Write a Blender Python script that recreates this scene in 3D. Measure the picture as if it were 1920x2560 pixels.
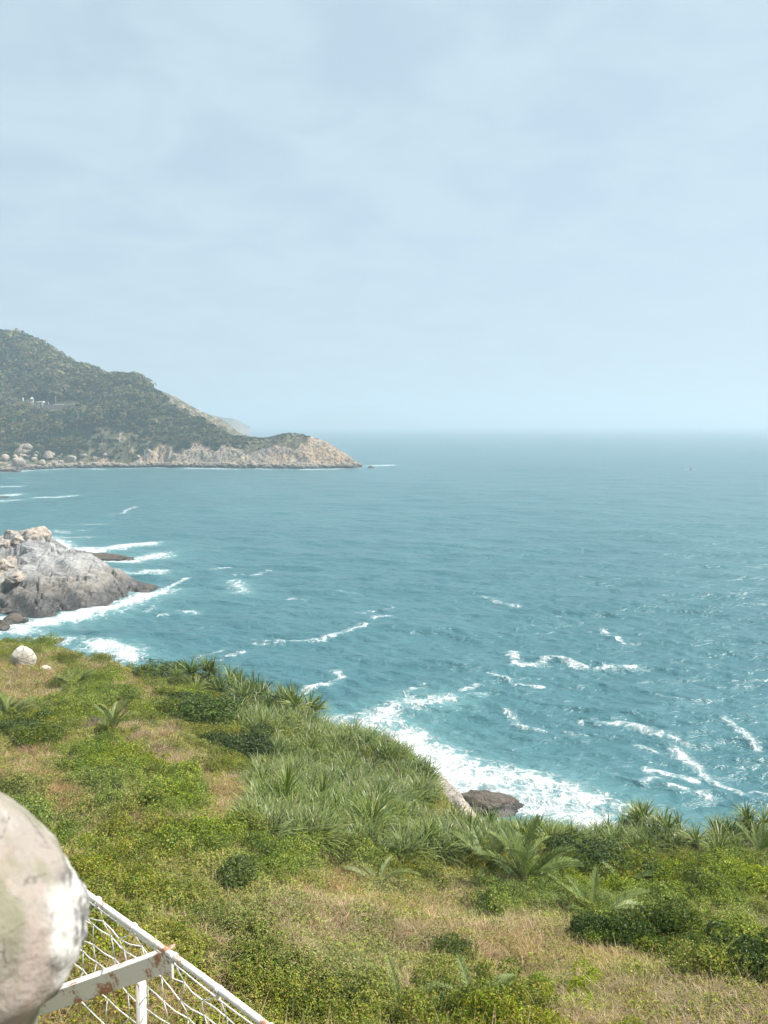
import bpy, bmesh, math, random
import numpy as np
from mathutils import Vector, Matrix

# ------------------------------------------------------------------ camera, sky, sun, exposure
H = 36.0                     # eye above the sea (m)
F = 2000.0                   # focal length in photograph pixels (1920 x 2560)
PITCH = math.atan(220.0 / F)
scene = bpy.context.scene
for o in list(bpy.data.objects):
    bpy.data.objects.remove(o)
C = scene.collection

cam_d = bpy.data.cameras.new("camera")
cam = bpy.data.objects.new("camera", cam_d)
C.objects.link(cam)
cam.location = (0, 0, H)
cam.rotation_euler = (math.pi / 2 - PITCH, 0, 0)
cam_d.sensor_fit = 'VERTICAL'
cam_d.sensor_height = 24.0
cam_d.lens = 24.0 * F / 2560.0
cam_d.clip_start = 0.05
cam_d.clip_end = 60000
cam_d.dof.use_dof = True
cam_d.dof.focus_distance = 45.0
cam_d.dof.aperture_fstop = 5.0
scene.camera = cam

SUN_EL, SUN_AZ = math.radians(54), math.radians(84)      # azimuth clockwise from +Y (view direction)
sun_dir = Vector((math.sin(SUN_AZ) * math.cos(SUN_EL), math.cos(SUN_AZ) * math.cos(SUN_EL), math.sin(SUN_EL)))
sl = bpy.data.lights.new("sun", 'SUN')
sl.energy = 5.0
sl.angle = math.radians(0.6)
sl.color = (1.0, 0.95, 0.87)
so = bpy.data.objects.new("sun", sl)
so.rotation_euler = sun_dir.to_track_quat('Z', 'Y').to_euler()
so.location = (20, -20, 90)
C.objects.link(so)

world = bpy.data.worlds.new("World")
scene.world = world
world.use_nodes = True
wt = world.node_tree
wt.nodes.clear()


def N(t, kind, **kw):
    n = t.nodes.new(kind)
    for k, v in kw.items():
        setattr(n, k, v)
    return n


def sky_nodes():
    out = N(wt, 'ShaderNodeOutputWorld')
    bg = N(wt, 'ShaderNodeBackground')
    sky = N(wt, 'ShaderNodeTexSky', sky_type='NISHITA')
    sky.sun_disc = False
    sky.sun_elevation = SUN_EL
    sky.sun_rotation = SUN_AZ
    sky.altitude = 30
    sky.air_density = 1.0
    sky.dust_density = 2.0
    sky.ozone_density = 1.5
    # thin broken high cloud, laid on a flat layer overhead
    tc = N(wt, 'ShaderNodeTexCoord')
    sep = N(wt, 'ShaderNodeSeparateXYZ')
    wt.links.new(tc.outputs['Generated'], sep.inputs[0])
    mx = N(wt, 'ShaderNodeMath', operation='MAXIMUM')
    wt.links.new(sep.outputs['Z'], mx.inputs[0]); mx.inputs[1].default_value = 0.0
    ad = N(wt, 'ShaderNodeMath', operation='ADD')
    wt.links.new(mx.outputs[0], ad.inputs[0]); ad.inputs[1].default_value = 0.16
    dx = N(wt, 'ShaderNodeMath', operation='DIVIDE'); dy = N(wt, 'ShaderNodeMath', operation='DIVIDE')
    wt.links.new(sep.outputs['X'], dx.inputs[0]); wt.links.new(ad.outputs[0], dx.inputs[1])
    wt.links.new(sep.outputs['Y'], dy.inputs[0]); wt.links.new(ad.outputs[0], dy.inputs[1])
    cmb = N(wt, 'ShaderNodeCombineXYZ')
    wt.links.new(dx.outputs[0], cmb.inputs[0]); wt.links.new(dy.outputs[0], cmb.inputs[1])
    n1 = N(wt, 'ShaderNodeTexNoise'); n1.inputs['Scale'].default_value = 3.4
    n1.inputs['Detail'].default_value = 7; n1.inputs['Roughness'].default_value = 0.52
    n1.inputs['Distortion'].default_value = 0.5
    wt.links.new(cmb.outputs[0], n1.inputs['Vector'])
    r1 = N(wt, 'ShaderNodeMapRange'); r1.interpolation_type = 'SMOOTHSTEP'
    r1.inputs['From Min'].default_value = 0.32; r1.inputs['From Max'].default_value = 0.66
    r1.inputs['To Min'].default_value = 0.72; r1.inputs['To Max'].default_value = 0.95
    wt.links.new(n1.outputs['Fac'], r1.inputs['Value'])
    mix = N(wt, 'ShaderNodeMix', data_type='RGBA')
    wt.links.new(r1.outputs[0], mix.inputs['Factor'])
    wt.links.new(sky.outputs[0], mix.inputs['A'])
    mix.inputs['B'].default_value = (4.1, 5.15, 5.85, 1)
    wt.links.new(mix.outputs['Result'], bg.inputs['Color'])
    bg.inputs['Strength'].default_value = 0.088
    wt.links.new(bg.outputs[0], out.inputs['Surface'])


sky_nodes()
scene.view_settings.view_transform = 'Standard'
scene.view_settings.look = 'None'
scene.view_settings.exposure = 0.75
scene.view_settings.gamma = 1.0
scene.view_settings.use_curve_mapping = False
scene.render.engine = 'CYCLES'
scene.cycles.max_bounces = 5
scene.cycles.diffuse_bounces = 2
scene.cycles.glossy_bounces = 2
scene.cycles.transmission_bounces = 2
scene.cycles.volume_bounces = 1
scene.cycles.use_adaptive_sampling = True
scene.cycles.adaptive_threshold = 0.035
scene.cycles.use_denoising = True

# ------------------------------------------------------------------ pixel geometry of the photograph
CP, SP = math.cos(PITCH), math.sin(PITCH)


def ray(px, py):
    a, b = (px - 960.0) / F, -(py - 1280.0) / F
    return np.array((a, CP + b * SP, -SP + b * CP))


def at_y(px, py, Y):
    d = ray(px, py)
    p = d * (Y / d[1])
    return np.array((p[0], p[1], p[2] + H))


def on_sea(px, py, z=0.0):
    d = ray(px, py)
    p = d * ((z - H) / d[2])
    return np.array((p[0], p[1], z))


def project(x, y, z):
    dz = z - H
    dep = y * CP - dz * SP
    upc = y * SP + dz * CP
    dep = np.maximum(dep, 1e-3)
    return 960 + F * x / dep, 1280 - F * upc / dep


# ------------------------------------------------------------------ numeric helpers
def _hash(ix, iy, iz, seed):
    h = (ix.astype(np.int64) * 374761393 + iy.astype(np.int64) * 668265263 + iz.astype(np.int64) * 2147483647 + seed * 1274126177) & 0xFFFFFFFF
    h = ((h ^ (h >> 13)) * 1274126177) & 0xFFFFFFFF
    h = ((h ^ (h >> 16)) * 2246822519) & 0xFFFFFFFF
    return ((h ^ (h >> 15)) & 0xFFFFFF) / float(0xFFFFFF)


def vnoise(p, seed=0):
    i = np.floor(p).astype(np.int64)
    f = p - i
    f = f * f * f * (f * (f * 6 - 15) + 10)
    r = 0
    for a in (0, 1):
        wa = f[:, 0] if a else 1 - f[:, 0]
        for b in (0, 1):
            wb = f[:, 1] if b else 1 - f[:, 1]
            for c in (0, 1):
                wc = f[:, 2] if c else 1 - f[:, 2]
                r = r + wa * wb * wc * _hash(i[:, 0] + a, i[:, 1] + b, i[:, 2] + c, seed)
    return r


def fbm(p, octaves=4, seed=0, gain=0.5, ridged=False):
    s, amp, tot = 0, 1.0, 0.0
    q = np.array(p, float)
    for k in range(octaves):
        n = vnoise(q + 17.3 * k, seed + k)
        if ridged:
            n = 1 - np.abs(2 * n - 1)
        s = s + amp * n; tot += amp
        amp *= gain
        q = q * 2.03
    return s / tot


def p3(x, y, z=0.0):
    x = np.asarray(x, float).ravel()
    y = np.asarray(y, float).ravel()
    return np.stack([x, y, np.zeros_like(x) + np.ravel(z)], 1)


def smooth(a, b, x):
    t = np.clip((x - a) / (b - a), 0, 1)
    return t * t * (3 - 2 * t)


class TPS:
    def __init__(self, pts, vals, lam=1e-3):
        self.c = np.mean(pts, 0); self.s = np.std(pts, 0).max()
        P = (np.asarray(pts, float) - self.c) / self.s
        n = len(P)
        K = self.k(np.linalg.norm(P[:, None] - P[None], axis=2)) + lam * np.eye(n)
        A = np.zeros((n + 3, n + 3))
        A[:n, :n] = K; A[:n, n] = 1; A[:n, n + 1:] = P; A[n, :n] = 1; A[n + 1:, :n] = P.T
        self.w = np.linalg.solve(A, np.concatenate([vals, np.zeros(3)]))
        self.P = P

    @staticmethod
    def k(r):
        return np.where(r > 1e-9, r * r * np.log(np.maximum(r, 1e-9)), 0.0)

    def __call__(self, x, y):
        sh = np.shape(x)
        Q = (np.stack([np.ravel(x), np.ravel(y)], 1) - self.c) / self.s
        out = np.empty(len(Q)); n = len(self.P)
        for a in range(0, len(Q), 20000):
            q = Q[a:a + 20000]
            R = np.linalg.norm(q[:, None] - self.P[None], axis=2)
            out[a:a + 20000] = self.k(R) @ self.w[:n] + self.w[n] + q @ self.w[n + 1:]
        return out.reshape(sh)


def mesh_np(name, verts, quads=None, tris=None, smooth_shade=True):
    me = bpy.data.meshes.new(name)
    verts = np.asarray(verts, np.float32)
    me.vertices.add(len(verts))
    me.vertices.foreach_set('co', verts.ravel())
    loops, starts = [], []
    n = 0
    if quads is not None and len(quads):
        q = np.asarray(quads, np.int32)
        loops.append(q.ravel()); starts.append(np.arange(len(q)) * 4); n = q.size
    if tris is not None and len(tris):
        t = np.asarray(tris, np.int32)
        loops.append(t.ravel()); starts.append(n + np.arange(len(t)) * 3)
    L = np.concatenate(loops).astype(np.int32)
    S = np.concatenate(starts).astype(np.int32)
    me.loops.add(len(L)); me.loops.foreach_set('vertex_index', L)
    me.polygons.add(len(S)); me.polygons.foreach_set('loop_start', S)
    me.update(calc_edges=True)
    me.polygons.foreach_set('use_smooth', np.full(len(S), smooth_shade))
    me.validate()
    return me


def attr(me, name, kind, data, domain='POINT'):
    a = me.attributes.new(name, kind, domain)
    key = {'FLOAT': 'value', 'INT': 'value', 'FLOAT_VECTOR': 'vector', 'FLOAT_COLOR': 'color'}[kind]
    a.data.foreach_set(key, np.asarray(data, np.int32 if kind == 'INT' else np.float32).ravel())


def grid_quads(nr, nc):
    i = np.arange(nr * nc).reshape(nr, nc)
    return np.stack([i[:-1, :-1], i[:-1, 1:], i[1:, 1:], i[1:, :-1]], -1).reshape(-1, 4)


def obj(name, me, mat=None, parent=None):
    o = bpy.data.objects.new(name, me)
    C.objects.link(o)
    if mat is not None and me is not None and not me.materials:
        me.materials.append(mat)
    if parent is not None:
        o.parent = parent
    return o


def tag(o, label=None, cat=None, group=None, kind=None):
    if label: o['label'] = label
    if cat: o['category'] = cat
    if group: o['group'] = group
    if kind: o['kind'] = kind
    return o


def empty(name, loc, rz=0.0):
    o = bpy.data.objects.new(name, None)
    o.location = loc
    o.rotation_euler = (0, 0, rz)
    o.empty_display_size = 0.2
    C.objects.link(o)
    return o


# ------------------------------------------------------------------ materials
def mat(name):
    m = bpy.data.materials.new(name)
    m.use_nodes = True
    t = m.node_tree
    b = t.nodes['Principled BSDF']
    return m, t, b


def lk(t, a, b):
    t.links.new(a, b)


def noise(t, vec, scale, detail=4, rough=0.55, dist=0.0):
    n = N(t, 'ShaderNodeTexNoise')
    n.inputs['Scale'].default_value = scale
    n.inputs['Detail'].default_value = detail
    n.inputs['Roughness'].default_value = rough
    n.inputs['Distortion'].default_value = dist
    if vec is not None:
        lk(t, vec, n.inputs['Vector'])
    return n.outputs['Fac']


def rng_map(t, val, a, b, c=0.0, d=1.0, smoothst=True):
    r = N(t, 'ShaderNodeMapRange')
    r.interpolation_type = 'SMOOTHSTEP' if smoothst else 'LINEAR'
    for k, v in zip(('From Min', 'From Max', 'To Min', 'To Max'), (a, b, c, d)):
        r.inputs[k].default_value = v
    lk(t, val, r.inputs['Value'])
    return r.outputs[0]


def mixc(t, fac, a, b, blend='MIX'):
    m = N(t, 'ShaderNodeMix', data_type='RGBA', blend_type=blend)
    for inp, v in ((m.inputs['Factor'], fac), (m.inputs['A'], a), (m.inputs['B'], b)):
        if isinstance(v, (int, float)):
            inp.default_value = v
        elif isinstance(v, tuple):
            inp.default_value = (*v, 1) if len(v) == 3 else v
        else:
            lk(t, v, inp)
    return m.outputs['Result']


def math_n(t, op, a, b=0.0, clamp=False):
    m = N(t, 'ShaderNodeMath', operation=op)
    m.use_clamp = clamp
    for inp, v in ((m.inputs[0], a), (m.inputs[1], b)):
        if isinstance(v, (int, float)):
            inp.default_value = v
        else:
            lk(t, v, inp)
    return m.outputs[0]


def bump(t, h, strength, dist):
    b = N(t, 'ShaderNodeBump')
    b.inputs['Strength'].default_value = strength
    b.inputs['Distance'].default_value = dist
    lk(t, h, b.inputs['Height'])
    return b.outputs[0]


def geo_pos(t):
    return N(t, 'ShaderNodeNewGeometry').outputs['Position']


def rock_mat(name, c1, c2, c3, scale=1.0, wet=None, bump_d=0.34, crack=0.85):
    """weathered granite: two tones in patches, dark joint lines, lichen specks, wet dark foot near the sea"""
    m, t, b = mat(name)
    pos = geo_pos(t)
    n1 = noise(t, pos, 0.22 * scale, 5, 0.6, 0.4)
    n2 = noise(t, pos, 1.1 * scale, 6, 0.65)
    n3 = noise(t, pos, 6.0 * scale, 5, 0.6)
    col = mixc(t, rng_map(t, n1, 0.40, 0.62), c1, c2)
    col = mixc(t, rng_map(t, n2, 0.50, 0.72, 0, 0.75), col, c3)
    v = N(t, 'ShaderNodeTexVoronoi', feature='DISTANCE_TO_EDGE')
    v.inputs['Scale'].default_value = 0.42 * scale
    mp = N(t, 'ShaderNodeMapping')
    mp.inputs['Scale'].default_value = (1, 1, 1.7)
    mp.inputs['Rotation'].default_value = (0.4, 0.25, 0.3)
    wob = N(t, 'ShaderNodeVectorMath', operation='MULTIPLY_ADD')
    nn = N(t, 'ShaderNodeTexNoise'); nn.inputs['Scale'].default_value = 0.5 * scale
    lk(t, pos, nn.inputs['Vector'])
    lk(t, nn.outputs['Color'], wob.inputs[0])
    wob.inputs[1].default_value = (2.2 / scale, 2.2 / scale, 2.2 / scale)
    lk(t, pos, wob.inputs[2])
    lk(t, wob.outputs[0], mp.inputs['Vector'])
    lk(t, mp.outputs[0], v.inputs['Vector'])
    cr = rng_map(t, v.outputs['Distance'], 0.0, 0.035, 1, 0)
    cr = math_n(t, 'MULTIPLY', cr, rng_map(t, n2, 0.42, 0.6))
    col = mixc(t, math_n(t, 'MULTIPLY', cr, crack), col, (0.05, 0.045, 0.04))
    v2 = N(t, 'ShaderNodeTexVoronoi', feature='DISTANCE_TO_EDGE')
    v2.inputs['Scale'].default_value = 1.15 * scale
    lk(t, mp.outputs[0], v2.inputs['Vector'])
    cr2 = math_n(t, 'MULTIPLY', rng_map(t, v2.outputs['Distance'], 0.0, 0.05, 1, 0), rng_map(t, n1, 0.42, 0.6))
    cr = math_n(t, 'MAXIMUM', cr, math_n(t, 'MULTIPLY', cr2, 0.75))
    col = mixc(t, math_n(t, 'MULTIPLY', cr2, crack * 0.6), col, (0.07, 0.06, 0.055))
    col = mixc(t, rng_map(t, n3, 0.52, 0.72, 0, 0.5), col, (0.11, 0.10, 0.095))
    rough = 0.9
    if wet is not None:
        sx = N(t, 'ShaderNodeSeparateXYZ'); lk(t, pos, sx.inputs[0])
        zz = math_n(t, 'ADD', sx.outputs['Z'], math_n(t, 'MULTIPLY', math_n(t, 'SUBTRACT', n1, 0.5), wet[1] * 4))
        zz = math_n(t, 'ADD', zz, math_n(t, 'MULTIPLY', math_n(t, 'SUBTRACT', n2, 0.5), wet[1]))
        w = rng_map(t, zz, wet[0] - wet[1], wet[0] + wet[1], 1, 0)
        w0 = rng_map(t, zz, wet[0] * 1.2, wet[0] * 2.6, 1, 0)
        col = mixc(t, math_n(t, 'MULTIPLY', w0, 0.5), col, (0.17, 0.135, 0.085))   # algae stained band
        col = mixc(t, math_n(t, 'MULTIPLY', w, 0.9), col, (0.045, 0.042, 0.04))
        r = rng_map(t, w, 0, 1, 0.9, 0.45)
        lk(t, r, b.inputs['Roughness'])
    else:
        b.inputs['Roughness'].default_value = rough
    lk(t, col, b.inputs['Base Color'])
    hgt = math_n(t, 'ADD', math_n(t, 'MULTIPLY', n2, 0.8), math_n(t, 'MULTIPLY', n3, 0.25))
    hgt = math_n(t, 'SUBTRACT', hgt, math_n(t, 'MULTIPLY', cr, 0.8))
    lk(t, bump(t, hgt, 0.9, bump_d / scale), b.inputs['Normal'])
    return m


def leaf_mat(name, trans=0.25, rough=0.5, var=0.35, patch=(0.12, 0.25), spec=0.3):
    """colour comes from the blade / leaf attribute, varied plant by plant and in broad drifts"""
    m, t, b = mat(name)
    a = N(t, 'ShaderNodeAttribute'); a.attribute_name = 'tint'
    oi = N(t, 'ShaderNodeObjectInfo')
    pos = geo_pos(t)
    n = noise(t, pos, patch[0], 3)
    hsv = N(t, 'ShaderNodeHueSaturation')
    lk(t, a.outputs['Color'], hsv.inputs['Color'])
    lk(t, rng_map(t, n, 0.25, 0.75, 1 - patch[1], 1 + patch[1], False), hsv.inputs['Saturation'])
    lk(t, rng_map(t, oi.outputs['Random'], 0, 1, 1 - var, 1 + var, False), hsv.inputs['Value'])
    lk(t, rng_map(t, oi.outputs['Random'], 0, 1, 0.512, 0.486, False), hsv.inputs['Hue'])
    lk(t, hsv.outputs[0], b.inputs['Base Color'])
    b.inputs['Roughness'].default_value = rough
    b.inputs['Specular IOR Level'].default_value = spec
    tr = N(t, 'ShaderNodeBsdfTranslucent')
    lk(t, hsv.outputs[0], tr.inputs['Color'])
    ms = N(t, 'ShaderNodeMixShader')
    ms.inputs[0].default_value = trans
    lk(t, b.outputs[0], ms.inputs[1]); lk(t, tr.outputs[0], ms.inputs[2])
    lk(t, ms.outputs[0], t.nodes['Material Output'].inputs['Surface'])
    return m


def sea_mat():
    m, t, b = mat('sea_water')
    pos = geo_pos(t)
    fo = N(t, 'ShaderNodeAttribute'); fo.attribute_name = 'foam'
    tu = N(t, 'ShaderNodeAttribute'); tu.attribute_name = 'turbid'
    # water body colour: deep teal, greener and paler where air and sand are stirred in
    n0 = noise(t, pos, 0.012, 4)
    deep = mixc(t, rng_map(t, n0, 0.35, 0.65), (0.046, 0.132, 0.154), (0.054, 0.146, 0.167))
    col = mixc(t, tu.outputs['Fac'], deep, (0.10, 0.225, 0.235))
    # foam: thick white water and lacy remains
    mp = N(t, 'ShaderNodeMapping'); mp.inputs['Scale'].default_value = (1.0, 0.8, 0.3)
    lk(t, pos, mp.inputs['Vector'])
    nf = noise(t, mp.outputs[0], 0.55, 8, 0.68, 0.9)
    nf2 = noise(t, mp.outputs[0], 2.2, 6, 0.65, 1.2)
    v = N(t, 'ShaderNodeTexVoronoi', feature='DISTANCE_TO_EDGE')
    v.inputs['Scale'].default_value = 0.55
    wv = N(t, 'ShaderNodeVectorMath', operation='MULTIPLY_ADD')
    nw = N(t, 'ShaderNodeTexNoise'); nw.inputs['Scale'].default_value = 0.5; nw.inputs['Detail'].default_value = 5
    lk(t, pos, nw.inputs['Vector']); lk(t, nw.outputs['Color'], wv.inputs[0])
    wv.inputs[1].default_value = (2.6, 2.6, 2.6); lk(t, pos, wv.inputs[2])
    lk(t, wv.outputs[0], v.inputs['Vector'])
    lace = rng_map(t, v.outputs['Distance'], 0.0, 0.16, 1, 0)
    f = fo.outputs['Fac']
    k = math_n(t, 'ADD', f, math_n(t, 'MULTIPLY', math_n(t, 'SUBTRACT', nf, 0.5), 2.3))
    k = math_n(t, 'ADD', k, math_n(t, 'MULTIPLY', math_n(t, 'SUBTRACT', nf2, 0.5), 1.1))
    thick = rng_map(t, k, 0.50, 1.10)
    lacey = math_n(t, 'MULTIPLY', rng_map(t, k, 0.20, 0.62), math_n(t, 'MULTIPLY', lace, 0.6))
    foam = math_n(t, 'MAXIMUM', thick, lacey)
    gate = rng_map(t, f, 0.05, 0.25)
    foam = math_n(t, 'MULTIPLY', foam, gate)
    col = mixc(t, math_n(t, 'MULTIPLY', rng_map(t, k, 0.15, 0.7), math_n(t, 'MULTIPLY', gate, 0.55)), col, (0.24, 0.37, 0.38))
    col = mixc(t, foam, col, (0.86, 0.88, 0.88))
    lk(t, col, b.inputs['Base Color'])
    lk(t, rng_map(t, foam, 0, 1, 0.32, 0.8), b.inputs['Roughness'])
    b.inputs['IOR'].default_value = 1.333
    # ripples
    m1 = N(t, 'ShaderNodeMapping'); m1.inputs['Rotation'].default_value = (0, 0, 0.25)
    m1.inputs['Scale'].default_value = (0.55, 1.0, 1.0)
    lk(t, pos, m1.inputs['Vector'])
    h = math_n(t, 'ADD', math_n(t, 'MULTIPLY', noise(t, m1.outputs[0], 0.18, 4, 0.6, 0.3), 2.0),
               math_n(t, 'ADD', math_n(t, 'MULTIPLY', noise(t, m1.outputs[0], 0.50, 4, 0.6, 0.4), 1.15),
                      math_n(t, 'MULTIPLY', noise(t, m1.outputs[0], 2.2, 4, 0.6, 0.3), 0.16)))
    m2 = N(t, 'ShaderNodeMapping'); m2.inputs['Rotation'].default_value = (0, 0, -0.12)
    m2.inputs['Scale'].default_value = (0.45, 1.0, 1.0)
    lk(t, pos, m2.inputs['Vector'])
    h = math_n(t, 'ADD', h, math_n(t, 'MULTIPLY', noise(t, m2.outputs[0], 0.085, 3, 0.6, 0.3), 2.2))
    h = math_n(t, 'ADD', h, math_n(t, 'MULTIPLY', math_n(t, 'MULTIPLY', foam, nf2), 0.5))
    lk(t, bump(t, h, 0.9, 0.8), b.inputs['Normal'])
    return m


def soil_mat():
    m, t, b = mat('hillside_soil')
    pos = geo_pos(t)
    n1 = noise(t, pos, 0.5, 6); n2 = noise(t, pos, 6, 5)
    col = mixc(t, rng_map(t, n1, 0.35, 0.65), (0.10, 0.085, 0.04), (0.20, 0.15, 0.085))
    col = mixc(t, rng_map(t, n2, 0.45, 0.7), col, (0.07, 0.085, 0.03))
    lk(t, col, b.inputs['Base Color'])
    b.inputs['Roughness'].default_value = 0.95
    lk(t, bump(t, n2, 0.8, 0.08), b.inputs['Normal'])
    return m


def headland_mat():
    m, t, b = mat('headland_ground')
    pos = geo_pos(t)
    g = N(t, 'ShaderNodeAttribute'); g.attribute_name = 'rock'
    n1 = noise(t, pos, 0.05, 6, 0.6); mpz = N(t, 'ShaderNodeMapping'); mpz.inputs['Scale'].default_value = (1, 1, .45); lk(t, pos, mpz.inputs['Vector'])
    n2 = noise(t, mpz.outputs[0], 0.20, 6, 0.65, 0.5); n3 = noise(t, mpz.outputs[0], 0.5, 5, 0.65, .4)
    rock = mixc(t, rng_map(t, n1, 0.4, 0.62), (0.36, 0.25, 0.155), (0.25, 0.22, 0.185))
    rock = mixc(t, rng_map(t, n2, 0.5, 0.68, 0, 0.8), rock, (0.50, 0.39, 0.27))
    rock = mixc(t, rng_map(t, n3, 0.47, 0.60, 0, 0.9), rock, (0.06, 0.052, 0.042))
    veg = mixc(t, rng_map(t, n2, 0.4, 0.65), (0.060, 0.066, 0.030), (0.150, 0.125, 0.070))
    k = math_n(t, 'ADD', g.outputs['Fac'], math_n(t, 'MULTIPLY', math_n(t, 'SUBTRACT', n2, 0.5), 1.7))
    col = mixc(t, rng_map(t, k, 0.38, 0.6), veg, rock)
    sx = N(t, 'ShaderNodeSeparateXYZ'); lk(t, pos, sx.inputs[0])
    zz = math_n(t, 'ADD', sx.outputs['Z'], math_n(t, 'MULTIPLY', math_n(t, 'SUBTRACT', n2, 0.5), 5))
    w = rng_map(t, zz, 1.6, 3.6, 0.85, 0)
    col = mixc(t, w, col, (0.04, 0.04, 0.042))
    lk(t, col, b.inputs['Base Color'])
    b.inputs['Roughness'].default_value = 0.95
    lk(t, bump(t, math_n(t, 'ADD', n2, math_n(t, 'MULTIPLY', n3, 0.5)), 1.0, 1.6), b.inputs['Normal'])
    return m


def flat_mat(name, col, rough=0.6, metal=0.0, dirt=None, scale=8):
    m, t, b = mat(name)
    if dirt:
        n = noise(t, geo_pos(t), scale, 5, 0.65)
        lk(t, mixc(t, rng_map(t, n, 0.5, 0.68), col, dirt), b.inputs['Base Color'])
        lk(t, bump(t, n, 0.3, 0.01), b.inputs['Normal'])
    else:
        b.inputs['Base Color'].default_value = (*col, 1)
    b.inputs['Roughness'].default_value = rough
    b.inputs['Metallic'].default_value = metal
    return m


def painted_steel():
    m, t, b = mat('white_painted_steel_with_rust')
    tc = N(t, 'ShaderNodeTexCoord').outputs['Object']
    n = noise(t, tc, 7, 6, 0.7); n2 = noise(t, tc, 60, 4, 0.7)
    rust = mixc(t, n2, (0.55, 0.19, 0.05), (0.26, 0.09, 0.04))
    k = math_n(t, 'ADD', n, math_n(t, 'MULTIPLY', math_n(t, 'SUBTRACT', n2, 0.5), 0.35))
    col = mixc(t, rng_map(t, k, 0.51, 0.62, 0, 0.9), (0.84, 0.79, 0.71), rust)
    col = mixc(t, rng_map(t, n2, 0.6, 0.72, 0, 0.5), col, (0.30, 0.22, 0.18))
    lk(t, col, b.inputs['Base Color'])
    b.inputs['Roughness'].default_value = 0.55
    lk(t, bump(t, n2, 0.3, 0.004), b.inputs['Normal'])
    return m


def concrete_mat():
    m, t, b = mat('weathered_concrete')
    tc = N(t, 'ShaderNodeTexCoord').outputs['Object']
    ch = N(t, 'ShaderNodeAttribute'); ch.attribute_name = 'chip'
    n1 = noise(t, tc, 9, 5, 0.6, 0.6); n2 = noise(t, tc, 60, 5, 0.65); n3 = noise(t, tc, 22, 5, 0.6)
    col = mixc(t, rng_map(t, n1, 0.35, 0.65), (0.36, 0.295, 0.255), (0.29, 0.265, 0.235))
    mp = N(t, 'ShaderNodeMapping'); mp.inputs['Scale'].default_value = (9, 9, 2.4); lk(t, tc, mp.inputs['Vector'])
    st = noise(t, mp.outputs[0], 1.0, 4, 0.6)
    col = mixc(t, rng_map(t, st, 0.46, 0.60, 0, 0.85), col, (0.20, 0.195, 0.125))      # algae runs
    col = mixc(t, rng_map(t, n3, 0.60, 0.68, 0, 0.6), col, (0.42, 0.39, 0.36))
    col = mixc(t, rng_map(t, n1, 0.63, 0.68, 0, 0.7), col, (0.55, 0.27, 0.14))       # rusty spots
    chc = mixc(t, rng_map(t, n3, 0.40, 0.58), (0.10, 0.10, 0.10), (0.52, 0.50, 0.47))
    col = mixc(t, ch.outputs['Fac'], col, chc)
    lk(t, col, b.inputs['Base Color'])
    b.inputs['Roughness'].default_value = 0.9
    vc = N(t, 'ShaderNodeTexVoronoi', feature='DISTANCE_TO_EDGE'); vc.inputs['Scale'].default_value = 11
    wv = N(t, 'ShaderNodeVectorMath', operation='MULTIPLY_ADD')
    nz = N(t, 'ShaderNodeTexNoise'); nz.inputs['Scale'].default_value = 14; nz.inputs['Detail'].default_value = 5
    lk(t, tc, nz.inputs['Vector']); lk(t, nz.outputs['Color'], wv.inputs[0]); wv.inputs[1].default_value = (.12, .12, .12); lk(t, tc, wv.inputs[2])
    lk(t, wv.outputs[0], vc.inputs['Vector'])
    ck = math_n(t, 'MULTIPLY', rng_map(t, vc.outputs['Distance'], 0, .03, 1, 0), rng_map(t, n1, .5, .62))
    lk(t, mixc(t, math_n(t, 'MULTIPLY', ck, .8), col, (0.06, 0.05, 0.045)), b.inputs['Base Color'])
    n4 = noise(t, tc, 160, 4, 0.7)
    hh = math_n(t, 'ADD', math_n(t, 'ADD', n2, n3), math_n(t, 'MULTIPLY', n4, .5))
    lk(t, bump(t, math_n(t, 'SUBTRACT', hh, math_n(t, 'MULTIPLY', ck, .5)), 0.7, 0.006), b.inputs['Normal'])
    return m


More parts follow.
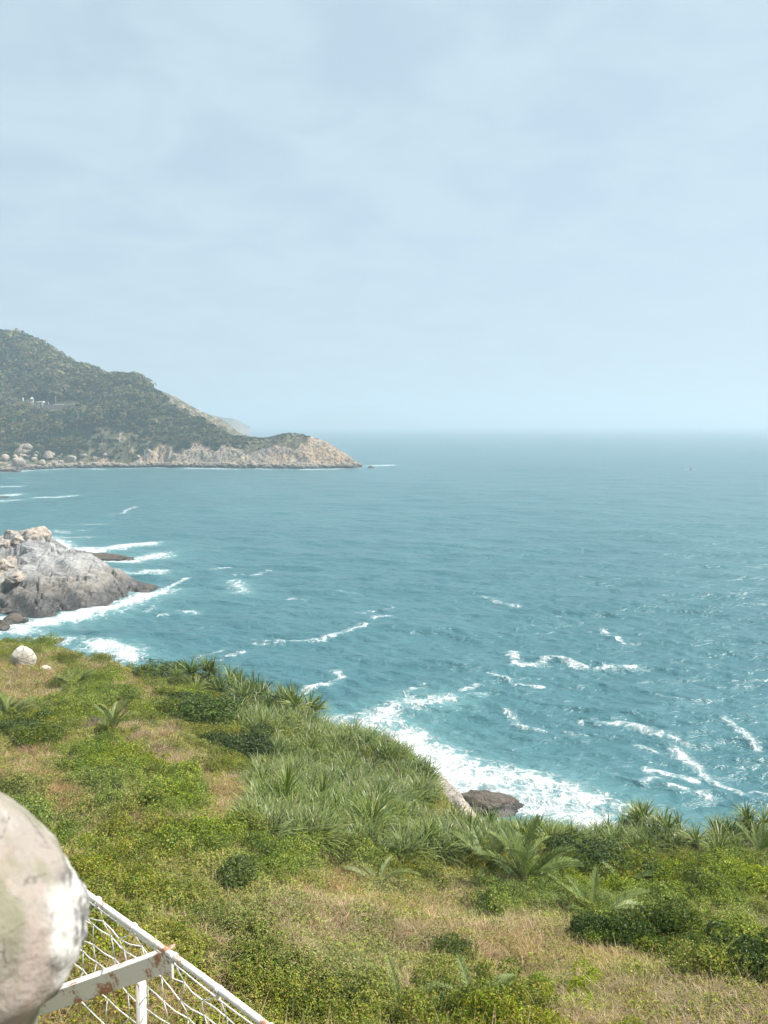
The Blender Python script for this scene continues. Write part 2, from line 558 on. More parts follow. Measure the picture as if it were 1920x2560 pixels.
M = {
    'sea': sea_mat(),
    'soil': soil_mat(),
    'headland': headland_mat(),
    'grey_rock': rock_mat('grey_sea_rock', (0.36, 0.355, 0.345), (0.27, 0.27, 0.27), (0.44, 0.425, 0.40), 1.0, (2.9, 1.2)),
    'tan_rock': rock_mat('tan_granite', (0.43, 0.36, 0.295), (0.37, 0.325, 0.285), (0.51, 0.45, 0.38), 1.3),
    'far_rock': rock_mat('far_granite', (0.42, 0.34, 0.26), (0.36, 0.32, 0.27), (0.50, 0.43, 0.34), 0.5, (2.2, 0.8), 0.3),
    'dark_rock': rock_mat('wet_dark_rock', (0.085, 0.07, 0.066), (0.06, 0.055, 0.055), (0.13, 0.11, 0.10), 1.2, (0.8, 0.5)),
    'pale_rock': rock_mat('pale_boulder', (0.62, 0.56, 0.47), (0.55, 0.49, 0.41), (0.68, 0.63, 0.55), 1.6),
    'leaf': leaf_mat('creeper_leaf', 0.28, 0.45, 0.30, (0.15, 0.18)),
    'grass': leaf_mat('grass_blade', 0.30, 0.6, 0.25, (0.2, 0.2), 0.2),
    'pandanus': leaf_mat('pandanus_blade', 0.13, 0.42, 0.22, (0.2, 0.15), 0.4),
    'palm': leaf_mat('palm_leaflet', 0.22, 0.45, 0.15, (0.3, 0.1)),
    'forest': leaf_mat('far_forest_leaf', 0.10, 0.6, 0.26, (0.02, 0.25), 0.1),
    'bark': flat_mat('pale_bark', (0.42, 0.36, 0.30), 0.9, 0, (0.2, 0.16, 0.13), 10),
    'twig': flat_mat('dead_twig', (0.22, 0.16, 0.12), 0.9, 0, (0.34, 0.27, 0.22), 20),
    'steel': painted_steel(),
    'net': flat_mat('white_net_cord', (0.80, 0.79, 0.77), 0.7, 0, (0.55, 0.52, 0.48), 40),
    'concrete': concrete_mat(),
    'white': flat_mat('white_paint', (0.78, 0.77, 0.74), 0.6, 0, (0.6, 0.58, 0.54), 1),
    'red': flat_mat('red_paint', (0.65, 0.09, 0.06), 0.5),
    'orange': flat_mat('orange_roof_tile', (0.55, 0.22, 0.10), 0.8, 0, (0.4, 0.15, 0.08), 2),
    'wall_stone': flat_mat('retaining_wall_stone', (0.40, 0.33, 0.29), 0.9, 0, (0.28, 0.23, 0.2), 1),
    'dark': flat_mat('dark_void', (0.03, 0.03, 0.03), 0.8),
}

# ------------------------------------------------------------------ near hillside
BROW = [(-900, 70), (-400, 88), (-60, 92), (100, 90), (270, 82), (400, 76), (560, 68), (760, 61), (920, 57), (1040, 53), (1095, 50),
        (1150, 42), (1200, 38), (1330, 37), (1480, 38), (1560, 39.5), (1630, 41), (1720, 38), (1800, 38.5), (1920, 39.5), (2300, 40), (3200, 36)]
BU = np.array([(p - 960) / F for p, _ in BROW]); BY = np.array([y for _, y in BROW], float)

_ctl = []
for (px, py, Y) in [
    (0, 1612, 88), (0, 1700, 66), (0, 1800, 49), (0, 2000, 29), (0, 2300, 14), (0, 2560, 8),
    (270, 1668, 80), (270, 1760, 57), (270, 1900, 38), (270, 2100, 23), (270, 2300, 14.5),
    (400, 1712, 74), (560, 1742, 66), (560, 1850, 47), (560, 2050, 28), (560, 2300, 16), (560, 2560, 9),
    (760, 1815, 60), (760, 1900, 46), (760, 2100, 27),
    (920, 1862, 56), (1000, 1915, 51), (1000, 2000, 41), (1000, 2200, 26.5), (1000, 2400, 17), (1000, 2560, 11.5),
    (1080, 1990, 46), (1200, 2085, 37.5), (1300, 2085, 36.5), (1480, 2115, 37), (1620, 2075, 40.5), (1720, 2100, 37), (1900, 2090, 39),
    (1450, 2250, 27), (1450, 2400, 19), (1450, 2560, 12.8),
    (1900, 2200, 31), (1900, 2400, 20), (1900, 2560, 13.5),
    (-500, 1612, 80), (-500, 1800, 45), (-500, 2100, 22), (-500, 2500, 9),
    (2500, 2100, 38), (2500, 2300, 24), (2500, 2560, 14),
]:
    _ctl.append(at_y(px, py, Y))
for p in [(-1.7, 4.3, 32.1), (-0.6, 3.5, 32.4), (-3.2, 5.6, 31.5), (0, 0, 34.4), (-3, 0, 34.4), (3, 0, 34.4), (-1, 1.6, 34.1), (2, 2, 33.9), (-2.2, 2.2, 33.9),
          (0.5, 5, 30.9), (4, 5, 30.3), (2.5, 8, 28.6), (6, 9, 27.9), (0, 8, 29.2), (-2, 6.5, 30.4), (-20, -15, 35), (20, -15, 35), (-60, -15, 37), (60, -15, 37), (-60, 20, 33), (70, 10, 33), (0, -40, 38)]:
    _ctl.append(np.array(p))
_ctl = np.array(_ctl)
_tps = TPS(_ctl[:, :2], _ctl[:, 2], 2e-4)


def hill_raw(x, y):
    x = np.asarray(x, float); y = np.asarray(y, float)
    z = _tps(x, y)
    u = x / np.maximum(y, 4.0)
    yb = np.interp(u, BU, BY)
    d = y - yb
    z = z - 1.15 * np.log1p(np.exp(np.clip(d / 1.5, -30, 30))) * 1.5
    z = np.minimum(z, 45)
    f = fbm(p3(x * 0.16, y * 0.16), 4, 3).reshape(x.shape) - 0.5
    far = smooth(6, 16, y)
    m = fbm(p3(x * 0.42, y * 0.42, 4), 3, 13).reshape(x.shape) - 0.5
    z = z + f * 1.5 * far + m * 1.3 * far
    steep = H - 0.82 * y - 0.85                       # the bank falls away steeply below the viewpoint
    lim = smooth(2.6, 4.2, y) * smooth(13, 10, y)
    z = np.where(z > steep, z * (1 - lim) + steep * lim, z)
    return np.maximum(z, -4)


GX = np.concatenate([np.linspace(-170, -62, 40)[:-1], np.linspace(-62, 45, 215)[:-1], np.linspace(45, 150, 36)])
GY = np.concatenate([np.linspace(-60, 1, 22)[:-1], np.linspace(1, 110, 240)[:-1], np.linspace(110, 150, 16)])
XX, YY = np.meshgrid(GX, GY)
ZZ = hill_raw(XX, YY)


def hill_z(x, y):
    x = np.asarray(x, float); y = np.asarray(y, float)
    i = np.clip(np.searchsorted(GX, x) - 1, 0, len(GX) - 2); j = np.clip(np.searchsorted(GY, y) - 1, 0, len(GY) - 2)
    fx = (x - GX[i]) / (GX[i + 1] - GX[i]); fy = (y - GY[j]) / (GY[j + 1] - GY[j])
    return (ZZ[j, i] * (1 - fx) * (1 - fy) + ZZ[j, i + 1] * fx * (1 - fy) + ZZ[j + 1, i] * (1 - fx) * fy + ZZ[j + 1, i + 1] * fx * fy)


def hill_hit(px, py):
    d = ray(px, py)
    ys = np.arange(2.5, float(np.interp(d[0] / d[1], BU, BY)) - 2.6, 0.1)
    x = d[0] * ys / d[1]; z = H + d[2] * ys / d[1]
    hit = np.nonzero(z <= hill_z(x, ys))[0]
    if len(hit) == 0:
        k = len(ys) - 1
    else:
        k = hit[0]
    return np.array((x[k], ys[k], float(hill_z(x[k], ys[k]))))


me = mesh_np('hillside', np.stack([XX.ravel(), YY.ravel(), ZZ.ravel()], 1), grid_quads(len(GY), len(GX)))
tag(obj('hillside', me, M['soil']), kind='structure')


# ------------------------------------------------------------------ sea
FOAM = [  # photograph pixels along the streak, half width in metres, strength
    ([(-60, 1560), (0, 1556), (60, 1566), (150, 1548), (230, 1536), (300, 1516), (360, 1496), (400, 1480)], 4.2, 1.25),
    ([(-60, 1590), (0, 1580), (60, 1575)], 4, 1.1),
    ([(400, 1472), (440, 1455), (470, 1445)], 1.3, 0.95),
    ([(330, 1472), (372, 1486)], 4, 1.1),
    ([(120, 1348), (160, 1372), (250, 1376), (310, 1367), (372, 1361)], 4.5, 1.15),
    ([(170, 1385), (260, 1405), (330, 1402), (392, 1386)], 5, 1.05),
    ([(250, 1425), (320, 1435), (380, 1430), (410, 1432)], 3.0, 0.85),
    ([(130, 1340), (220, 1346)], 3, 0.7), ([(110, 1322), (170, 1330)], 3, 0.5),
    ([(-40, 1218), (45, 1216)], 4, 1.0), ([(-40, 1242), (45, 1236)], 3.5, 1.0), ([(-40, 1256), (45, 1250)], 3.5, 1.0),
    ([(92, 1244), (140, 1243), (186, 1239)], 2.6, 1.0), ([(320, 1247), (386, 1246)], 1.8, 0.6),
    ([(20, 1196), (50, 1197)], 2, 0.6), ([(60, 1206), (120, 1208)], 2, 0.4),
    ([(-40, 1184), (40, 1180), (110, 1174), (180, 1172), (240, 1171)], 5, 0.75),
    ([(235, 1174), (268, 1174)], 4, 1.0), ([(300, 1172), (360, 1171)], 4, 0.7), ([(392, 1169), (412, 1169)], 4, 1.0),
    ([(470, 1171), (510, 1171), (545, 1172), (590, 1173)], 5, 1.0), ([(645, 1172), (712, 1174)], 5, 1.0),
    ([(758, 1173), (830, 1173), (900, 1169)], 5, 1.0), ([(840, 1169), (872, 1168)], 8, 1.2), ([(926, 1164), (976, 1163)], 6, 1.1),
    ([(270, 1290), (290, 1286), (340, 1267)], 1.3, 0.75), ([(190, 1311), (255, 1313)], 2.2, 0.55), ([(200, 1326), (220, 1325)], 1.6, 0.45),
    ([(525, 1426), (582, 1420)], 1.5, 0.6), ([(590, 1455), (602, 1482)], 2.4, 0.75), ([(590, 1441), (650, 1437), (672, 1430)], 1.2, 0.7),
    ([(450, 1527), (482, 1530)], 1.6, 0.6), ([(365, 1530), (378, 1520)], 1.2, 0.6), ([(395, 1536), (412, 1535)], 1.0, 0.6),
    ([(705, 1602), (800, 1596), (860, 1580), (905, 1566)], 1.4, 0.8), ([(640, 1610), (722, 1608)], 1.5, 0.55),
    ([(640, 1596), (690, 1592)], 1.0, 0.5), ([(610, 1628), (545, 1650)], 1.1, 0.6), ([(938, 1545), (975, 1542)], 1.3, 0.7),
    ([(900, 1535), (980, 1518)], 1.2, 0.45), ([(720, 1495), (760, 1497)], 1.2, 0.5), ([(850, 1480), (890, 1483)], 1.2, 0.4),
    ([(748, 1732), (820, 1716), (862, 1694), (838, 1680)], 0.9, 0.9),
    ([(830, 1800), (900, 1805), (960, 1784), (1030, 1762), (1115, 1756)], 2.4, 0.95), ([(880, 1815), (950, 1800)], 3.2, 1.05),
    ([(1020, 1840), (1070, 1870), (1115, 1925), (1180, 1962)], 4.2, 1.3),
    ([(1080, 1956), (1200, 1948), (1300, 1953), (1380, 1972), (1455, 2012)], 3.6, 1.15), ([(1290, 1985), (1400, 2035), (1500, 2075)], 4.0, 1.0),
    ([(1332, 1932), (1425, 1985)], 1.0, 0.95), ([(1100, 1900), (1250, 1925), (1350, 1940)], 2.4, 0.75),
    ([(1000, 1740), (1060, 1722)], 1.2, 0.5),
    ([(1284, 1630), (1291, 1665), (1350, 1662), (1380, 1650), (1465, 1670)], 1.1, 1.0), ([(1488, 1672), (1540, 1668), (1592, 1668)], 0.9, 0.85),
    ([(1232, 1682), (1292, 1706), (1352, 1716)], 0.9, 0.9), ([(1155, 1736), (1202, 1720)], 1.0, 0.8), ([(1180, 1745), (1215, 1742)], 1.0, 0.7),
    ([(1264, 1780), (1292, 1810), (1360, 1829)], 0.9, 0.75), ([(1170, 1680), (1200, 1672)], 0.8, 0.45),
    ([(1455, 1805), (1575, 1812)], 0.8, 0.8), ([(1582, 1820), (1650, 1845)], 1.1, 0.95), ([(1650, 1840), (1722, 1865)], 0.8, 0.6),
    ([(1698, 1876), (1740, 1912), (1800, 1950), (1855, 1980)], 1.3, 1.0), ([(1630, 1922), (1740, 1944)], 1.1, 0.85),
    ([(1602, 1965), (1640, 1950)], 0.9, 0.7), ([(1690, 1975), (1780, 1996)], 1.4, 0.8), ([(1590, 1865), (1640, 1880)], 0.8, 0.7),
    ([(1815, 1808), (1860, 1840), (1892, 1872)], 0.9, 0.85), ([(1495, 1567), (1520, 1585), (1562, 1612)], 0.9, 0.6),
    ([(1205, 1495), (1292, 1516)], 1.2, 0.6), ([(1400, 1535), (1430, 1540)], 1.0, 0.4), ([(1640, 1735), (1700, 1750)], 0.7, 0.5),
    ([(1420, 1830), (1480, 1860)], 1.0, 0.4), ([(1890, 1970), (1960, 1990)], 1.0, 0.7), ([(1480, 2010), (1560, 2040), (1700, 2060)], 2.0, 0.6),
    ([(240, 1620), (300, 1630), (330, 1645)], 3.0, 1.15), ([(100, 1600), (170, 1612)], 2.5, 0.8), ([(430, 1690), (480, 1690)], 1.5, 0.6),
    ([(500, 1640), (560, 1620)], 1.0, 0.5), ([(490, 1575), (540, 1560)], 1.0, 0.35),
]


def sea():
    pys = np.concatenate([np.linspace(2450, 2060, 60), np.linspace(2060, 1180, 520)[1:], np.linspace(1180, 1064, 110)[1:]])
    rad = np.array([on_sea(960, p)[1] for p in pys])
    rad = np.concatenate([[24.0], rad, [36000.0]])
    ang = np.concatenate([np.linspace(-180, -38, 50)[:-1], np.linspace(-38, 36, 520), np.linspace(36, 180, 50)[1:]])
    ang = np.radians(ang)
    R, A = np.meshgrid(rad, ang, indexing='ij')
    X, Y = R * np.sin(A), R * np.cos(A)
    dr = np.gradient(rad)[:, None] * np.ones_like(A)
    rs = np.random.RandomState(5)
    Z = np.zeros_like(X); DX = np.zeros_like(X); DY = np.zeros_like(X)
    for k in range(46):
        lam = 1.6 * (34 / 1.6) ** (k / 45.0)
        th = math.radians(-100 + rs.normal(0, 32))       # travelling towards the shore
        amp = 0.0105 * lam ** 0.90 * (1.0 if lam < 9 else 0.5)
        kk = 2 * math.pi / lam
        kx, ky = math.cos(th), math.sin(th)
        ph = rs.rand() * 6.28 + kk * (kx * X + ky * Y)
        wgt = smooth(2.2, 5.0, lam / np.maximum(dr, R * 0.0025))
        Z += wgt * amp * np.cos(ph)
        DX -= wgt * 0.55 * amp * kx * np.sin(ph); DY -= wgt * 0.55 * amp * ky * np.sin(ph)
    grp = 0.75 + 0.5 * fbm(p3(X * 0.018, Y * 0.03), 3, 9).reshape(X.shape)
    Z *= grp
    # foam
    f = np.zeros(X.size); tb = np.zeros(X.size)
    Xr, Yr = X.ravel(), Y.ravel()
    wob = fbm(p3(Xr * 0.12, Yr * 0.12), 4, 21) - 0.5
    for pts, w, s in FOAM:
        P = [on_sea(a, b)[:2] for a, b in pts]
        lo = np.min(P, 0) - 7 * w; hi = np.max(P, 0) + 7 * w
        sel = np.nonzero((Xr > lo[0]) & (Xr < hi[0]) & (Yr > lo[1]) & (Yr < hi[1]))[0]
        if not len(sel):
            continue
        q = np.stack([Xr[sel], Yr[sel]], 1)
        best = np.full(len(sel), 1e9)
        for a, b in zip(P[:-1], P[1:]):
            ab = b - a
            tt = np.clip(((q - a) @ ab) / (ab @ ab), 0, 1)
            best = np.minimum(best, np.linalg.norm(q - a - tt[:, None] * ab, axis=1))
        dd = best / (w * (1 + 1.1 * wob[sel]))
        f[sel] = np.maximum(f[sel], (.80 if w > 3 else .77) * s * np.exp(-dd ** 2 * (1.25 if w > 2 else 1.4)))
        if w > 1.5:
            tb[sel] = np.maximum(tb[sel], min(s, 1) * .8 * np.exp(-(best / (1.9 * w)) ** 2))
    Z = Z + (f.reshape(X.shape) > 0.1) * 0.25 * np.clip(f.reshape(X.shape), 0, 1.2) * (R < 260)
    V = np.stack([(X + DX).ravel(), (Y + DY).ravel(), Z.ravel()], 1)
    q = grid_quads(len(rad), len(ang))[:, ::-1]
    me = mesh_np('sea', V, q)
    attr(me, 'foam', 'FLOAT', f); attr(me, 'turbid', 'FLOAT', np.clip(tb, 0, 0.8))
    tag(obj('sea', me, M['sea']), kind='structure')


sea()

# ------------------------------------------------------------------ far headland
RIDGE = [(-260, 800, 960), (-120, 812, 940), (0, 836, 920), (39, 846, 915), (77, 852, 905), (116, 868, 895), (162, 887, 880), (200, 911, 865), (251, 938, 850), (305, 961, 830),
         (347, 966, 815), (378, 972, 800), (400, 990, 785), (463, 1034, 745), (501, 1050, 730), (548, 1074, 712), (602, 1089, 700), (640, 1093, 692),
         (669, 1099, 686), (690, 1092, 682), (711, 1090, 680), (746, 1092, 678), (781, 1108, 674), (827, 1127, 668), (889, 1147, 660), (924, 1157, 657)]
SHORE = [(-260, 1190), (-100, 1184), (0, 1181), (60, 1180), (120, 1172), (200, 1170), (300, 1169), (400, 1168), (500, 1169), (600, 1170), (690, 1171), (780, 1172), (860, 1170),
         (900, 1167), (940, 1163), (955, 1161)]
hp = []
for a, b, Y in RIDGE:
    p = at_y(a, b + (16 if a < 420 else 8 if a < 660 else 3), Y); hp.append(p)
    back = 1.0 if a < 640 else 0.45
    hp.append(np.array((p[0] * (1 + 60 / Y), p[1] + 60, p[2] - 26 * back)))
    hp.append(np.array((p[0] * (1 + 180 / Y), p[1] + 170, max(p[2] - 95, -12))))
    hp.append(np.array((p[0] * (1 + 330 / Y), p[1] + 330, -25)))
for a, b in SHORE:
    p = on_sea(a, b); hp.append(p + np.array((0, 0, -0.3)))
    hp.append(p + np.array((p[0] / p[1] * -18, -18, -9)))
    hp.append(p + np.array((p[0] / p[1] * -70, -70, -24)))
for a, b, Y in [(0, 1112, 690), (60, 1112, 686), (150, 1112, 684), (250, 1106, 684), (350, 1112, 680), (450, 1118, 677), (550, 1128, 674), (640, 1132, 672), (720, 1135, 668), (800, 1148, 664),
                (0, 1060, 720), (100, 1060, 718), (200, 1055, 716), (300, 1055, 712), (400, 1070, 704), (500, 1095, 694),
                (0, 1016, 752), (60, 1016, 752), (100, 1018, 750), (150, 1017, 750), (200, 1014, 752), (300, 1005, 748), (0, 940, 815), (100, 945, 810), (200, 965, 790), (300, 985, 765),
                (-120, 1110, 690), (-120, 1016, 750), (-260, 1100, 700), (-260, 1000, 760)]:
    hp.append(at_y(a, b, Y))
for p in [(80, 640, -20), (80, 720, -25), (60, 850, -30), (0, 600, -20), (30, 660, -9), (-100, 560, -25), (-250, 560, -25), (-400, 560, -25), (-100, 1250, -25), (-300, 1300, -20)]:
    hp.append(np.array(p, float))
hp = np.array(hp)
_htps = TPS(hp[:, :2], hp[:, 2], 3e-4)


def land_x(px0, px1, n, Y):
    return np.linspace((px0 - 960) / F * Y, (px1 - 960) / F * Y, n)


def headland():
    xs = np.concatenate([np.linspace(-640, -370, 60)[:-1], np.linspace(-370, 30, 330)])
    ys = np.concatenate([np.linspace(600, 640, 8)[:-1], np.linspace(640, 700, 90)[:-1], np.linspace(700, 950, 110)[:-1], np.linspace(950, 1250, 30)])
    X, Y = np.meshgrid(xs, ys)
    Z = _htps(X, Y)
    # rocky where low and near the shore, or on the bare tip
    pxx, pyy = project(X, Y, Z)
    nn = fbm(p3(X * 0.022, Y * 0.008, 3), 4, 31).reshape(X.shape) - 0.5
    n5z = 2 * fbm(p3(X * 0.07, Y * 0.02, 6), 3, 36).reshape(X.shape) - 1
    zt = 9 + 30 * nn + 9 * n5z * (pxx > 180) + 1 * smooth(190, 60, np.abs(pxx - 520)) * (Y < 760) - 6 * smooth(200, 120, pxx)
    rk = smooth(zt + 4, zt - 4, Z)
    n5 = fbm(p3(X * 0.05, Y * 0.05, 8), 4, 33).reshape(X.shape) - .5
    tip = smooth(690, 830, pxx + 260 * n5 + (pyy - 1110) * 2.2) * (Y < 720)
    rk = np.maximum(rk, tip)
    for (cx, cy, rx, ry, s) in [(480, 1045, 25, 14, .8), (430, 1012, 20, 8, .6), (55, 1125, 22, 30, .9), (305, 1098, 14, 16, .8), (270, 1044, 8, 6, .6), (5, 1085, 12, 14, .9),
                                (410, 1070, 10, 6, .5), (330, 1125, 10, 20, .6), (700, 1130, 30, 18, .5)]:
        rk = np.maximum(rk, s * np.exp(-((pxx - cx) / rx) ** 2 - ((pyy - cy) / ry) ** 2) * (Y < 800))
    rid = fbm(p3(X * 0.07, Y * 0.07, Z * 0.05), 5, 41, 0.55, True).reshape(X.shape)
    big = fbm(p3(X * 0.018, Y * 0.018, 1.0), 3, 44).reshape(X.shape)
    col = fbm(p3(X * 0.16, Y * 0.05, Z * 0.02), 4, 47, 0.55, True).reshape(X.shape)
    amp = smooth(0.5, 7, Z)
    Z2 = Z + amp * rk * ((rid - 0.6) * 8 + (col - 0.6) * 8) * (1 - .6 * smooth(760, 860, pxx)) + amp * (1 - rk) * (big - 0.5) * (6 + 16 * smooth(945, 985, pyy)) * smooth(8, 40, Z)
    Y2 = Y + amp * np.maximum(rk, .35 * (Z < 30)) * (col - 0.6) * 11 * (1 - .6 * smooth(760, 860, pxx))
    me = mesh_np('headland', np.stack([X.ravel(), Y2.ravel(), Z2.ravel()], 1), grid_quads(len(ys), len(xs)))
    attr(me, 'rock', 'FLOAT', rk)
    tag(obj('headland', me, M['headland']), kind='structure')
    return X, Y, Z2, rk, pxx, pyy


HX, HY, HZ, HR, HPX, HPY = headland()
_hxs, _hys = HX[0], HY[:, 0]


def head_at(x, y, F_=None):
    G = HZ if F_ is None else F_
    x = np.asarray(x, float); y = np.asarray(y, float)
    i = np.clip(np.searchsorted(_hxs, x) - 1, 0, len(_hxs) - 2); j = np.clip(np.searchsorted(_hys, y) - 1, 0, len(_hys) - 2)
    fx = (x - _hxs[i]) / (_hxs[i + 1] - _hxs[i]); fy = (y - _hys[j]) / (_hys[j + 1] - _hys[j])
    return G[j, i] * (1 - fx) * (1 - fy) + G[j, i + 1] * fx * (1 - fy) + G[j + 1, i] * (1 - fx) * fy + G[j + 1, i + 1] * fx * fy


def head_hit(px, py):
    d = ray(px, py)
    ys = np.arange(605, 1200, 0.5)
    x = d[0] * ys / d[1]; z = H + d[2] * ys / d[1]
    hit = np.nonzero(z <= head_at(x, ys))[0]
    k = hit[0] if len(hit) else 0
    return np.array((x[k], ys[k], float(head_at(x[k], ys[k]))))


# the second ridge with bare sandy slopes behind the headland, and two islands fading in the haze
def ridge_island(name, prof, depth, m, base_py=None, seed=1, rough=2.0):
    """prof: list of (px, py) skyline, depth: distance of the crest (m); a long hill lofted either side of the crest"""
    n = 140
    pxs = np.linspace(prof[0][0], prof[-1][0], n)
    pys = np.interp(pxs, [a for a, _ in prof], [b for _, b in prof])
    crest = np.array([at_y(a, b, depth) for a, b in zip(pxs, pys)])
    half = 0.16 * depth
    rows = []
    for k, s in enumerate(np.linspace(-1, 1, 23)):
        prf = (1 - abs(s)) ** 0.85
        hh = np.maximum(crest[:, 2], 0.5)
        x = crest[:, 0] * (1 + s * half * 0.35 / depth); y = crest[:, 1] + s * half * 0.35
        z = hh * prf - 2 * abs(s)
        z = z + rough * (fbm(p3(x * 0.02, y * 0.02), 4, seed) - 0.5) * (1 - abs(s) * 0.5) * (hh > 1) * (abs(s) > 0.01)
        rows.append(np.stack([x, y, z], 1))
    me = mesh_np(name, np.concatenate(rows), grid_quads(23, n))
    attr(me, 'rock', 'FLOAT', np.clip(0.25 + 0.9 * (fbm(np.concatenate(rows) * 0.012, 4, seed + 5) - 0.35), 0, 1))
    return tag(obj(name, me, m), kind='structure')


ridge_island('back_ridge', [(330, 1010), (396, 974), (432, 989), (471, 1011), (501, 1027), (530, 1040), (556, 1049), (575, 1062), (600, 1083), (625, 1098), (640, 1110)], 960, M['headland'], seed=3, rough=6)
ridge_island('distant_point', [(480, 1020), (520, 1036), (560, 1044), (580, 1045), (600, 1052), (612, 1060), (625, 1066)], 2600, M['headland'], seed=5)
ridge_island('distant_island', [(690, 1064), (740, 1046), (800, 1022), (850, 1014), (900, 1011), (950, 1018), (1000, 1032), (1040, 1046), (1075, 1064)], 8200, M['headland'], seed=7, rough=20)


# ------------------------------------------------------------------ instancing of uncountable ground cover
def instancer(name, pts, rots, scales, idx, variants, label=None):
    me = bpy.data.meshes.new(name)
    pts = np.asarray(pts, np.float32)
    me.vertices.add(len(pts)); me.vertices.foreach_set('co', pts.ravel())
    attr(me, 'rot', 'FLOAT_VECTOR', rots); attr(me, 'scl', 'FLOAT', scales); attr(me, 'idx', 'INT', idx)
    o = bpy.data.objects.new(name, me); C.objects.link(o)
    g = bpy.data.node_groups.new(name + '_scatter', 'GeometryNodeTree')
    g.interface.new_socket('Geometry', in_out='INPUT', socket_type='NodeSocketGeometry')
    g.interface.new_socket('Geometry', in_out='OUTPUT', socket_type='NodeSocketGeometry')
    gi = g.nodes.new('NodeGroupInput'); go = g.nodes.new('NodeGroupOutput')
    io = g.nodes.new('GeometryNodeInstanceOnPoints')
    jn = g.nodes.new('GeometryNodeJoinGeometry')
    for vme in variants:
        src = bpy.data.objects.new(vme.name, vme)
        oi = g.nodes.new('GeometryNodeObjectInfo')
        oi.inputs['Object'].default_value = src
        oi.inputs['As Instance'].default_value = True
        g.links.new(oi.outputs['Geometry'], jn.inputs[0])

    def named(n, dt):
        a = g.nodes.new('GeometryNodeInputNamedAttribute'); a.data_type = dt; a.inputs['Name'].default_value = n
        return a.outputs['Attribute']
    g.links.new(gi.outputs[0], io.inputs['Points'])
    g.links.new(jn.outputs[0], io.inputs['Instance'])
    io.inputs['Pick Instance'].default_value = True
    g.links.new(named('idx', 'INT'), io.inputs['Instance Index'])
    g.links.new(named('rot', 'FLOAT_VECTOR'), io.inputs['Rotation'])
    g.links.new(named('scl', 'FLOAT'), io.inputs['Scale'])
    g.links.new(io.outputs[0], go.inputs[0])
    md = o.modifiers.new('scatter', 'NODES'); md.node_group = g
    return tag(o, label, kind='stuff')


# ------------------------------------------------------------------ leaf builders (numpy)
class Leafy:
    def __init__(s):
        s.v, s.t, s.c, s.n = [], [], [], 0

    def add(s, v, t, c):
        s.v.append(v); s.t.append(t + s.n); s.c.append(c); s.n += len(v)

    def mesh(s, name, m, smooth_shade=False):
        me = mesh_np(name, np.concatenate(s.v), None, np.concatenate(s.t), smooth_shade)
        attr(me, 'tint', 'FLOAT_COLOR', np.concatenate([np.concatenate(s.c), np.ones((s.n, 1))], 1))
        me.materials.append(m)
        return me


def unit(a):
    return a / np.maximum(np.linalg.norm(a, axis=-1, keepdims=True), 1e-9)


def pick(rs, cols, n, jit=0.18):
    c = np.array(cols)[rs.randint(len(cols), size=n)]
    return c * (1 + jit * rs.normal(size=(n, 1))).clip(0.4, 1.7)


def leaves(L, rs, P, Nrm, size, cols, aspect=0.6, fold=0.18, jit=0.12):
    """diamond leaves, folded on the midrib: 4 verts, 2 tris each"""
    n = len(P)
    tang = unit(np.cross(Nrm, unit(rs.normal(size=(n, 3)))))
    bit = np.cross(Nrm, tang)
    ln = size * (0.7 + 0.6 * rs.rand(n, 1)); wd = ln * aspect
    b = P - tang * ln * 0.5; e = P + tang * ln * 0.5 - Nrm * ln * 0.12
    l = P + bit * wd * 0.5 + Nrm * ln * fold - tang * ln * 0.06; r = P - bit * wd * 0.5 + Nrm * ln * fold - tang * ln * 0.06
    V = np.stack([b, r, e, l], 1).reshape(-1, 3)
    k = np.arange(n)[:, None] * 4
    T = np.concatenate([k + np.array([0, 1, 2]), k + np.array([0, 2, 3])])
    c = np.repeat(pick(rs, cols, n, jit), 4, 0)
    L.add(V, T, c)


def blades(L, rs, base, phi, elev, length, width, bend, segs, cols, tipcol=None, vfold=0.0, jit=0.15):
    """arching tapered ribbons; bend: radians by which each one droops from root to tip"""
    n = len(base)
    h = np.stack([np.cos(phi), np.sin(phi), np.zeros(n)], 1)
    side = np.stack([-np.sin(phi), np.cos(phi), np.zeros(n)], 1)
    pos = base.copy(); rows = []
    st = length / segs
    el = elev.copy()
    wob = rs.normal(0, 0.12, (n, 1))
    for k in range(segs + 1):
        f = k / segs
        w = width * (0.75 + 0.6 * f if f < 0.3 else (0.93) * (1 - ((f - 0.3) / 0.7) ** 1.6)) + 0.001
        rows.append(np.stack([pos - side * w[:, None] * 0.5, pos + side * w[:, None] * 0.5], 1))
        d = h * np.cos(el)[:, None] + np.array((0, 0, 1.0)) * np.sin(el)[:, None] + side * wob
        pos = pos + d * st[:, None]
        el = el - bend / segs * (0.5 + f)
    V = np.stack(rows, 1)                      # n, segs+1, 2, 3
    V = V.reshape(-1, 3)
    m = (segs + 1) * 2
    one = []
    for k in range(segs):
        a = 2 * k
        one += [[a, a + 1, a + 3], [a, a + 3, a + 2]]
    T = (np.arange(n)[:, None, None] * m + np.array(one)[None]).reshape(-1, 3)
    c0 = pick(rs, cols, n, jit)
    cc = np.repeat(c0[:, None], segs + 1, 1)
    if tipcol is not None:
        f = np.linspace(0, 1, segs + 1)[None, :, None] ** 2
        cc = cc * (1 - f) + np.array(tipcol) * f
    L.add(V, T, np.repeat(cc.reshape(-1, 3), 2, 0))


